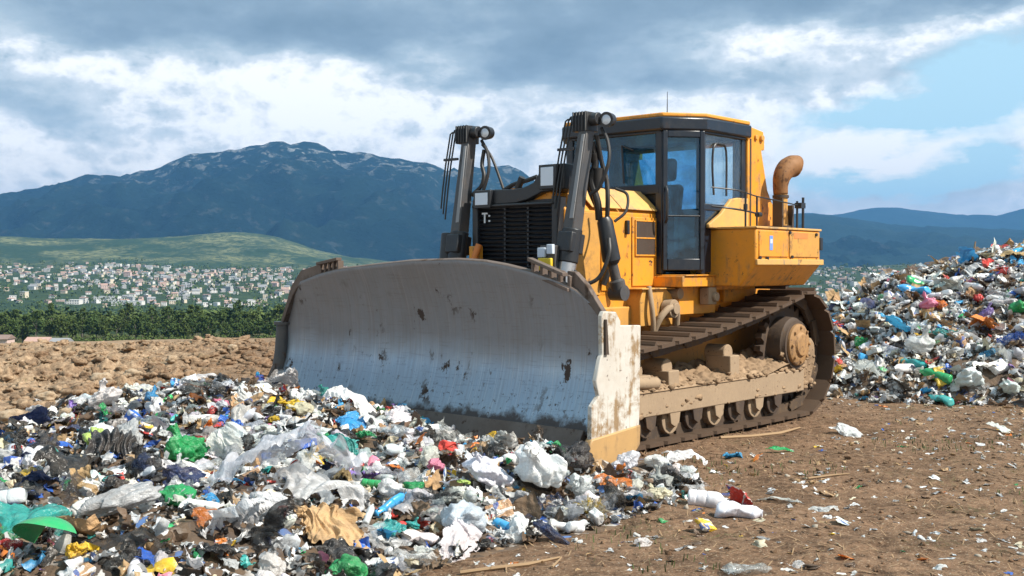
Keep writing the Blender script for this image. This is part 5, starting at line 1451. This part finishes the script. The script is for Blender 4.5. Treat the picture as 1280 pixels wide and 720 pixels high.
sig('film_sheet', 'white', 440, 520, 80, 'long pale film sloping down from the crest in front of the blade', .3, (.3, .5, -.6), BIGS[0], (1, .6, .8))
sig('crumpled_bag', 'blue', 448, 493, 16, 'small royal blue bundle on the crest by the blade', .5)
sig('film_sheet', 'azure', 290, 612, 34, 'bright azure scrap of film left of the widest white sheet', .35, None, BIGS[5])
sig('film_sheet', 'azure', 265, 632, 28, 'azure twisted film below the other azure scrap', .3, (.8, .2, 1.3), BIGS[1])
sig('crumpled_bag', 'blue', 328, 582, 24, 'deep blue bundle near the black film on the heap', .3)
sig('film_sheet', 'orange', 262, 660, 44, 'rusty orange film left of the pleated bags', .3, (.6, .2, .8), BIGS[2])
sig('crumpled_bag', 'red', 8, 690, 40, 'dark red bag at the lower left corner', .1, None, BAGF[3])
sig('crumpled_bag', 'yellow', 95, 700, 40, 'yellow and black printed bag at the lower edge near the green cover', .25, None, BAGF[4])
sig('film_sheet', 'black', 165, 690, 130, 'wide black film spread along the bottom left of the heap', .12, (.1, .15, .5), BIGS[0])
sig('film_sheet', 'black', 90, 590, 90, 'black film heaped on the left shoulder', .2, (.2, .3, .9), BIGS[2])
sig('film_sheet', 'charcoal', 140, 570, 60, 'charcoal film standing behind the black heap', .3, (.7, .2, .2), BIGS[1])
sig('film_sheet', 'black', 255, 505, 60, 'black film flag on the far left crest', .4, (.6, .2, .4), BIGS[0], (1, .7, .6))
sig('film_sheet', 'white', 258, 486, 55, 'white film at the very top left of the crest', .3, (.2, .1, .2), BIGS[0], (1, .6, .6))
sig('crumpled_bag', 'pale', 128, 512, 42, 'pale bag at the far left end of the crest', .3, None, BAGF[1])
sig('crumpled_bag', 'grey', 160, 560, 50, 'wrinkled grey bag right of the lime bag', .25, None, BAGF[3])
sig('crumpled_bag', 'blue', 192, 518, 22, 'blue bundle on the left crest', .3)
sig('film_sheet', 'orange', 768, 612, 52, 'rusty orange film at the right foot of the white bags', .25, (.3, .2, .2), BIGS[2], (1, .5, .7))
sig('crumpled_bag', 'charcoal', 718, 585, 56, 'dark grey bag below the near blade corner', .25, None, BAGF[4])
sig('crumpled_bag', 'cream', 822, 628, 34, 'yellow and cream bag at the right end of the front heap', .3, None, BAGF[0])
sig('crumpled_bag', 'white', 782, 592, 42, 'white bag at the foot of the pale end plate', .3, None, BAGF[2])
sig('crumpled_bag', 'navy', 690, 676, 60, 'navy blue flat bag on the soil at the foot of the heap', .12, None, BAGF[4], (1, .5, .4))
sig('plastic_bottle', 'white', 885, 632, 50, 'white bottle lying on the soil, left of two', .13, (0, .05, -.25), SHAPES['plastic_bottle'][0], (1, 1.6, 1.6))
sig('plastic_bottle', 'white', 925, 646, 60, 'white and cream bottle lying on the soil, right of two', .12, (0, .05, -.3), SHAPES['plastic_bottle'][2], (1, 1.5, 1.5))
sig('carton', 'yellow', 882, 664, 26, 'small yellow carton alone on the brown soil', .3, (.5, .2, .7))
sig('food_wrapper', 'red', 928, 630, 44, 'red and white wrapper behind the two white bottles', .15)
sig('plastic_bottle', 'blue', 908, 622, 20, 'small blue bottle behind the two white ones', .2)
sig('crumpled_bag', 'white', 1030, 638, 42, 'white film scrap alone on the bare soil', .08, (0, 0, .2), BIGS[2], (1, .6, .5))
sig('food_wrapper', 'white', 1054, 655, 26, 'small white wrapper below the lone film scrap', .08)
sig('plastic_tub', 'yellow', 1116, 664, 28, 'flat yellow tray on the bare soil at the right', .1, (.1, .1, .4), SHAPES['plastic_tub'][1], (1, .8, .35))
sig('film_sheet', 'green', 974, 566, 36, 'bright green film on the soil below the track', .15, (.1, .1, .1), BIGS[5], (1, .6, .5))
sig('film_sheet', 'azure', 916, 572, 26, 'blue film scrap on the soil left of the green one', .2, None, BIGS[2])
sig('film_sheet', 'orange', 945, 576, 32, 'rusty scrap of film beside the blue one on the soil', .1, None, BIGS[5], (1, .6, .4))
sig('crumpled_bag', 'pale', 804, 682, 30, 'pale clear bag on the soil in front of the heap', .12, None, BAGF[1], (1, .7, .5))
sig('plastic_bottle', 'silver', 937, 716, 62, 'clear flattened bottle at the bottom picture edge', .08, (0, .05, .2), SHAPES['plastic_bottle'][5], (1, 1.2, .9))
sig('film_sheet', 'pale', 1000, 708, 30, 'clear scrap right of the flattened bottle', .06, None, BIGS[2])
sig('film_sheet', 'white', 858, 585, 60, 'torn white film over the small mound before the track', .3, (.4, .2, .3), BIGS[0], (1, .7, .8))
sig('film_sheet', 'white', 1065, 545, 55, 'crumpled pale film behind the track on the soil', .12, None, BIGS[2], (1, .7, .6))
sig('film_sheet', 'pale', 1255, 540, 50, 'flat pale sheet on the soil at the right edge', .06, None, BIGS[0], (1, .5, .3))
sig('film_sheet', 'pale', 975, 628, 60, 'pale torn film on the soil right of the bottles', .07, None, BIGS[0], (1, .7, .4))
# back heap
for (k, c, u, v, w, l, txt) in (
        ('film_sheet', 'azure', 1120, 420, 46, .3, 'sky blue tarp scrap in the middle of the far heap'), ('crumpled_bag', 'yellow', 1144, 425, 16, .3, 'small yellow bundle right of the blue tarp scrap'),
        ('crumpled_bag', 'green', 1076, 437, 22, .3, 'green bag low on the left side of the far heap'), ('crumpled_bag', 'teal', 1176, 425, 26, .3, 'teal bag right of the yellow bundle on the far heap'),
        ('crumpled_bag', 'pink', 1162, 388, 24, .3, 'pink bag beside the orange one on the far heap'), ('crumpled_bag', 'orange', 1176, 388, 20, .3, 'orange bag beside the pink one on the far heap'),
        ('crumpled_bag', 'red', 1131, 358, 11, .4, 'small red bundle on the ridge of the far heap'), ('film_sheet', 'azure', 1208, 332, 34, .3, 'azure film high on the far heap'),
        ('rag', 'orange', 1228, 416, 52, .2, 'rust orange cloth on the right part of the far heap'), ('crumpled_bag', 'purple', 1232, 402, 28, .3, 'lilac bag above the rust orange cloth'),
        ('crumpled_bag', 'green', 1274, 393, 26, .3, 'green bag at the right edge of the far heap'), ('film_sheet', 'blue', 1266, 438, 40, .3, 'royal blue film at the right edge of the far heap'),
        ('crumpled_bag', 'white', 1150, 442, 36, .3, 'white bag below the teal bag on the far heap'), ('crumpled_bag', 'white', 1212, 488, 40, .3, 'white bag low on the right of the far heap'),
        ('film_sheet', 'pale', 1085, 480, 62, .25, 'wide pale sheet hanging at the left foot of the far heap'), ('film_sheet', 'black', 1128, 492, 40, .25, 'black film at the foot of the far heap'),
        ('crumpled_bag', 'white', 1262, 498, 40, .3, 'white bag at the right foot of the far heap'), ('film_sheet', 'yellow', 1200, 318, 16, .4, 'yellow strip on the top of the far heap'),
        ('film_sheet', 'red', 1252, 317, 30, .2, 'red strip on the top right of the far heap'), ('crumpled_bag', 'red', 1224, 379, 18, .3, 'red bag above the lilac one on the far heap'),
        ('film_sheet', 'green', 1165, 437, 22, .3, 'green film beside the teal bag on the far heap'), ('crumpled_bag', 'blue', 1197, 350, 14, .3, 'blue bundle under the azure film'),
        ('film_sheet', 'brown', 1150, 345, 70, .2, 'long brown sheet along the ridge of the far heap')):
    sig(k, c, u, v, w, txt, l if 'long brown' not in txt else .05, zone='back', sq=(1, .5, .35) if 'long brown' in txt else None)
# a pale plastic tray by the far end of the blade
sig('plastic_tub', 'silver', 335, 472, 46, 'pale blue grey plastic barrel half by the far end of the blade', .3, (1.2, .2, .4), SHAPES['plastic_tub'][2], (1, 1, 1.2), name='plastic_barrel')

# ------------------------------------------------------------------ everything else in the heaps
KINDS_W = dict(crumpled_bag=(.24, .09, .24), film_sheet=(.25, .12, .34), plastic_bottle=(.13, .15, .30), rag=(.08, .14, .30), cardboard_piece=(.06, .10, .24), food_wrapper=(.14, .06, .15),
               plastic_tub=(.045, .09, .18), carton=(.045, .10, .20), foam_chunk=(.05, .05, .16), drink_can=(.015, .07, .11))
COLW = dict(crumpled_bag=dict(white=32, pale=18, grey=9, silver=9, black=13, charcoal=8, blue=2.5, azure=2.5, green=1.6, teal=1.2, yellow=2.4, orange=1.6, red=1.6, pink=1.5, purple=1, navy=2, cream=4, lime=.6),
            film_sheet=dict(white=22, pale=14, grey=9, silver=13, black=16, charcoal=8, blue=2, azure=2.2, green=1.2, teal=1, yellow=1.5, orange=1.2, navy=2, cream=3, brown=3),
            plastic_bottle=dict(white=12, pale=8, silver=10, azure=3, green=2, grey=3, blue=1.5, teal=1), rag=dict(brown=10, charcoal=7, grey=6, navy=5, tan=5, red=1.5, black=5, pale=5, purple=1, orange=1),
            cardboard_piece=dict(tan=10, brown=5, pale=2), food_wrapper=dict(white=8, silver=5, red=3, yellow=3, blue=3, orange=2, green=2, pink=2, azure=2, cream=3, purple=1),
            plastic_tub=dict(white=6, pale=3, blue=1, yellow=1, red=1, green=1, azure=1, black=2), carton=dict(white=3, pale=3, tan=4, red=1, blue=1, yellow=1), foam_chunk=dict(white=8, pale=4, cream=2), drink_can=dict(silver=4, red=1, blue=1, green=1))
PROUD = dict(crumpled_bag=.24, film_sheet=.20, plastic_bottle=.14, rag=.14, cardboard_piece=.22, food_wrapper=.25, plastic_tub=.1, carton=.16, foam_chunk=.16, drink_can=.2)
CAP = dict(crumpled_bag=300, film_sheet=300, plastic_bottle=290, rag=150, cardboard_piece=150, food_wrapper=300, plastic_tub=100, carton=110, foam_chunk=90, drink_can=30)
def wpick(d): return rng.choices(list(d), list(d.values()))[0]
def zone_front(x, y):
    u, v, _ = to_px((x, y, float(surf_z(x, y))))
    if v > 670: return 'at the near foot of the front heap'
    if u < 160: return 'on the left shoulder of the front heap'
    if v < 540 and u < 480: return 'on the crest of the front heap left of the blade'
    if u > 740: return 'at the right end of the front heap below the end plate'
    if u > 480 and v < 580: return 'right under the blade'
    if u < 400: return 'on the left part of the front heap'
    return 'on the slope in front of the blade'
def zone_back(x, y):
    u, v, _ = to_px((x, y, float(surf_z(x, y))))
    if v > 465: return 'at the foot of the far heap'
    if v < 375: return 'on the ridge of the far heap'
    return 'midway up the far heap, ' + ('beside the track' if u < 1130 else 'towards the right edge')
count = {k: 0 for k in CAP}
for it in ITEMS: count[it[1]] = count.get(it[1], 0) + 1
def free(x, y, s):
    lx, ly = dz_local(x, y)
    if -2.6 < ly < 2.25 and lx > -2.9 and lx < 2.88 + s * .35 + .03: return False
    return True
SIGXY = [(i[4], i[5], i[3]) for i in ITEMS]
def crowd(x, y, s):
    return any((x - a) ** 2 + (y - b) ** 2 < (.46 * c + .30 * s) ** 2 for a, b, c in SIGXY)
def fill(n_, zone, xr, yr, fsd, zf, scale=1.):
    k = tries = 0
    while k < n_ and tries < n_ * 60:
        tries += 1
        x, y = rng.uniform(*xr), rng.uniform(*yr)
        if zone == 'front' and rng.random() > (7.5 / y) ** 1.2: continue
        if float(fsd(np.array(x), np.array(y))[1]) < .02: continue
        u, v, w = to_px((x, y, float(surf_z(x, y))))
        if not (-40 < u < 1320 and v < 752): continue
        kind = wpick({q: KINDS_W[q][0] for q in KINDS_W})
        if count[kind] >= CAP[kind]: continue
        a, b = KINDS_W[kind][1:]; s = (a + (b - a) * rng.random() ** 1.5) * scale
        if not free(x, y, s) or crowd(x, y, s): continue
        c = wpick(COLW[kind])
        # black and dark films gather on the left shoulder
        if zone == 'front' and u < 200 and v > 530 and kind in ('crumpled_bag', 'film_sheet', 'rag') and rng.random() < .45: c = rng.choice(('black', 'charcoal', 'black', 'navy'))
        if zone == 'back' and c in ('black', 'charcoal', 'brown', 'navy') and rng.random() < .6: c = rng.choice(('white', 'pale', 'silver', 'azure') if kind != 'cardboard_piece' else ('tan', 'cream'))
        rot = None
        if kind in ('plastic_bottle', 'drink_can'): rot = (rng.uniform(0, 6.28), rng.gauss(0, .25), rng.uniform(0, 6.28))
        elif rng.random() < .3: rot = (rng.gauss(0, .8), rng.gauss(0, .8), rng.uniform(0, 6.28))
        put(kind, c, x, y, s, zf(x, y), PROUD[kind], rot); count[kind] += 1; k += 1
back_front = [0]
fill(1180, 'front', (-6, 1.6), (4.6, 13), front_f, zone_front, 1.1)
def back_vis(x, y):
    z, sd = back_f(x, y); return z, np.where(np.asarray(y) < 18.2, sd, -1)
fill(560, 'back', (3.8, 9.6), (13.2, 18.4), back_vis, zone_back, 1.5)
# scattered on the bare soil
def bare(x, y):
    sf = front_f(x, y)[1]; sb = back_f(x, y)[1]
    return 0, np.where((sf < -.15) & (sb < -.1), 1., -1.)
def zone_soil(x, y):
    u, v, _ = to_px((x, y, 0))
    if u < 420: return 'on the loose spoil bank left of the blade'
    if v < 560: return 'on the soil between the track and the far heap'
    return 'on the bare soil to the right of the front heap'
for q, (n_, xr, yr, sc_) in enumerate(((95, (.2, 7.5), (6.2, 13.7), .70), (34, (2.8, 7.5), (11.5, 14.2), .8), (26, (-6.5, -2.9), (8, 13.5), .75))):
    old = dict(PROUD)
    for kk in PROUD: PROUD[kk] *= .45
    fill(n_, 'soil', xr, yr, bare, zone_soil, sc_)
    PROUD.update(old)

# labels that tell the pieces apart: size, colour, kind, place and nearest notable neighbour
def size_word(kind, s):
    a, b = KINDS_W[kind][1:]; t = (s / 1.1 - a) / (b - a)
    return 'small' if t < .22 else ('large' if t > .62 else 'medium')
GENV = [i for i in ITEMS if not i[7]]
arr = np.array([(i[4], i[5]) for i in ITEMS])
used = {}
def shorten(lab, base):
    for cut in (' beside the track', ' towards the right edge', ' left of the blade', ' below the end plate', ' to the right of the front heap'):
        if len(lab.split()) > 16: lab = lab.replace(cut, '').rstrip(',')
    return lab if len(lab.split()) <= 16 else lab.replace(base.split()[0] + ' ', '', 1)
def short_kind(q): return f"{q[2]} {WORD[q[1]].split()[-1]}"
for i in GENV:
    d = np.hypot(arr[:, 0] - i[4], arr[:, 1] - i[5]); order = np.argsort(d)[1:9]
    base = f"{size_word(i[1], i[3])} {i[2]} {WORD[i[1]]}"
    nbs = []
    for q in (ITEMS[j] for j in order):
        t = short_kind(q)
        if t != short_kind(i) and t not in nbs: nbs.append(t)
    an = lambda t: ('an ' if t[0] in 'aeiou' else 'a ') + t
    cands = [f"{base} beside {an(t)}, {i[6]}" for t in nbs[:4]] + [f"{i[2]} {WORD[i[1]]} between {an(a_)} and {an(b_)}, {i[6]}" for k_, a_ in enumerate(nbs[:3]) for b_ in nbs[k_ + 1:4]]
    lab = next((c_ for c_ in (shorten(c__, base) for c__ in cands) if c_ not in used and len(c_.split()) <= 16), None) or shorten(cands[0], base)
    used[lab] = 1
    tag(i[0], lab, None, f"{i[2]} {WORD[i[1]]}s {i[6].split(',')[0]}")

# ------------------------------------------------------------------ small scraps and crumbs nobody could count
def scraps(name, n_, xr, yr, fsd, smin, smax, seed, palette, lift=.3, dens=None, flat=1.):
    r_ = np.random.default_rng(seed)
    base = []
    g_ = 7; U, W = np.meshgrid(np.linspace(-.5, .5, g_), np.linspace(-.5, .5, g_), indexing='ij'); idx = np.arange(g_ * g_).reshape(g_, g_)
    FQ = np.stack([idx[:-1, :-1], idx[1:, :-1], idx[1:, 1:], idx[:-1, 1:]], -1).reshape(-1, 4)
    for k in range(24):
        P = np.stack([U, W * r_.uniform(.3, 1), U * 0], -1); P = P + .55 * vnoise(P * 1.6, seed + k) + .28 * vnoise(P * 4, seed + 40 + k)
        base.append(P.reshape(-1, 3) * np.array([1, 1, flat]))
    names = list(palette); wts = np.array([palette[k] for k in names], float); wts /= wts.sum()
    x = r_.uniform(*xr, n_ * 4); y = r_.uniform(*yr, n_ * 4); sd = fsd(x, y)[1]
    lx, ly = dz_local(x, y)
    ok = (sd > .0) & ~((lx > -2.9) & (lx < 2.9) & (np.abs(ly) < 2.3))
    x, y = x[ok][:n_], y[ok][:n_]; z = surf_z(x, y)
    V, F, Cc = [], [], []
    for i in range(len(x)):
        b = base[r_.integers(24)]; s = smin + (smax - smin) * r_.random() ** 2
        e = Euler((r_.normal() * .6 * flat, r_.normal() * .6 * flat, r_.uniform(0, 6.28))).to_matrix()
        P = b @ np.array(e).T * s + np.array([x[i], y[i], z[i] + s * lift])
        c = np.array(PAL[names[r_.choice(len(names), p=wts)]]) * r_.uniform(.75, 1.15)
        F.append(FQ + len(V) * g_ * g_); V.append(P); Cc.append(np.repeat(c[None], g_ * g_, 0))
    o = link(name, mesh_np(name, np.concatenate(V), np.concatenate(F), [WM['scrap']], cols=np.concatenate(Cc))); tag(o, kind='stuff'); return o
PALMIX = dict(white=20, pale=15, grey=8, silver=8, black=10, charcoal=11, brown=20, tan=7, blue=1.3, azure=1.2, green=.7, teal=.7, yellow=1., orange=1., red=.9, pink=.8, purple=.5, navy=1.5, cream=5)
scraps('litter', 8000, (-6, 1.6), (4.6, 13), front_f, .03, .11, 600, PALMIX)
scraps('litter', 5600, (3.8, 9.8), (13.2, 18.4), back_vis, .05, .15, 601, dict(PALMIX, white=32, pale=26, silver=16, azure=1.6, blue=.8, green=.4, red=.5, orange=.6, yellow=.6, pink=.4, teal=.5, grey=16, brown=14, black=5, charcoal=7, tan=10))
scraps('litter', 1500, (-.4, 7.5), (6, 14.2), bare, .02, .085, 602, dict(white=8, pale=10, grey=5, tan=8, brown=5, blue=1, yellow=.6, orange=.8, green=.6, silver=3, cream=4), .1, flat=.4)
scraps('litter', 260, (-6.8, -2.5), (8, 14), bare, .03, .12, 603, dict(white=8, pale=10, grey=5, tan=8, brown=8, blue=1, yellow=.6, cream=4, black=3), .15, flat=.6)
def crumbs(name, n_, xr, yr, smin, smax, seed, mat, cond, squash=.7, sub=1):
    V0, F0 = ico(sub); r_ = np.random.default_rng(seed)
    x = r_.uniform(*xr, n_ * 3); y = r_.uniform(*yr, n_ * 3); ok = cond(x, y); x, y = x[ok][:n_], y[ok][:n_]; z = surf_z(x, y)
    V, F = [], []; nz_ = [V0 * (1 + .75 * fbm(V0 * 1.1, 3, seed + k, .6))[:, None] * np.array([1, r_.uniform(.5, 1), r_.uniform(.5, .9)]) for k in range(24)]
    for i in range(len(x)):
        s = smin + (smax - smin) * r_.random() ** 3; e = np.array(Euler((r_.uniform(0, 6), r_.uniform(0, 6), r_.uniform(0, 6))).to_matrix())
        P = nz_[r_.integers(len(nz_))] @ e.T * s * np.array([1, 1, squash]) + np.array([x[i], y[i], z[i] + s * .10]); F.append(F0 + len(V) * len(V0)); V.append(P)
    o = link(name, mesh_np(name, np.concatenate(V), np.concatenate(F), [mat], smooth=False)); tag(o, kind='stuff'); return o
CLOD = soil_mat(); CLOD.name = 'soil_clod'
crumbs('soil_clods', 4500, (-13, -2.4), (8, 24), .012, .16, 611, SOIL, lambda x, y: (x < -2.3 - .12 * (y - 12)) & (front_f(x, y)[1] < 0), .55, 3)
crumbs('soil_crumbs', 3200, (-1, 8), (5.6, 14.5), .005, .030, 612, SOIL, lambda x, y: front_f(x, y)[1] < .1)
PEB = flat_mat('pebble_stone', (.36, .31, .25)); crumbs('pebbles', 420, (-.8, 8), (5.6, 14.5), .006, .03, 613, PEB, lambda x, y: front_f(x, y)[1] < 0)
# a few boulders in the spoil
STONE = paint('pale_stone', (.42, .32, .22), .9, .5, 0, (.25, .16, .09), dust=.3)
for (u, v, w, txt) in ((125, 478, 26, 'pale rounded boulder in the loose spoil at the left'), (165, 473, 26, 'brown boulder in the spoil, right of the pale one'), (60, 500, 24, 'low tan boulder in the spoil near the left edge'), (215, 452, 14, 'small boulder on the far spoil bank'), (14, 525, 30, 'flat brown boulder at the left picture edge'), (84, 520, 20, 'small tan boulder between spoil and heap'), (290, 438, 14, 'small boulder on the bank near the blade')):
    x, y, z, d = hit(u, v); s = w / FPX * d / 2; V0, F0 = ICO4
    P = V0 * (1 + .4 * fbm(V0 * .9, 4, u))[:, None] * np.array([1, .8, .65]); o = link('boulder', mesh_np('boulder', P, F0, [STONE]), loc=(x, y, z + s * .25)); o.scale = (s, s, s); tag(o, txt, 'boulder')
# sticks and straw
WOOD = flat_mat('dry_stick', (.34, .22, .12))
for (pts, r0, txt) in ((((575, 719), (620, 714), (660, 709), (700, 700)), .012, 'long dry stick on the soil at the bottom edge'), (((900, 549), (940, 547), (975, 543), (1000, 536)), .018, 'long stick lying along the bottom of the track'), (((1010, 600), (1040, 596), (1062, 594)), .010, 'short stick on the soil right of the track'), (((690, 712), (702, 700)), .008, 'short twig crossing the long stick at the bottom edge'), (((1215, 318), (1226, 300)), .02, 'stick poking up from the top of the far heap')):
    P = []
    for (u, v) in pts:
        x, y, z, d = hit(u, max(v, 330)); P.append((x, y, z + .012))
    if 'poking' in txt: P[1] = (P[0][0] + .05, P[0][1], P[0][2] + .32)
    mb = MB(); mb.tube(P, [r0] * (len(P) - 1) + [r0 * .5], 6); o = mb.build('stick', WOOD); tag(o, txt, 'stick')
def straw(name, n_, xr, yr, seed, mat, l0, l1, up, w, cond):
    r_ = np.random.default_rng(seed); x = r_.uniform(*xr, n_ * 3); y = r_.uniform(*yr, n_ * 3); ok = cond(x, y); x, y = x[ok][:n_], y[ok][:n_]; z = surf_z(x, y); V, F = [], []
    for i in range(len(x)):
        a = r_.uniform(0, 6.28); l = r_.uniform(l0, l1); d = np.array([math.cos(a), math.sin(a), 0]); q = np.array([-d[1], d[0], 0]) * w * r_.uniform(.6, 1.3); c = np.array([x[i], y[i], z[i]])
        t = d * l * (1 - up) + np.array([0, 0, l * up + .006]); b = len(V); V += [c - q, c + q, c + t * .6 + q * .7 + np.array([0, 0, .01]), c + t * .6 - q * .7 + np.array([0, 0, .01]), c + t]; F += [(b, b + 1, b + 2, b + 3), (b + 3, b + 2, b + 4, b + 4)]
    F = [f for f in F if len(set(f)) == 4]
    o = link(name, mesh_np(name, np.array(V), np.array(F), [mat], smooth=False)); tag(o, kind='stuff'); return o
straw('straw', 3600, (-1, 8), (5.6, 14.5), 620, WOOD, .04, .22, .04, .0035, lambda x, y: front_f(x, y)[1] < .05)
GR = flat_mat('weed_leaf', (.075, .105, .028))
straw('weeds', 2200, (-.4, 8), (6, 14), 621, GR, .02, .07, .75, .004, lambda x, y: (pn(np.stack([x * .9, y * .9, x * 0], -1), 77) > .22) & (front_f(x, y)[1] < 0))
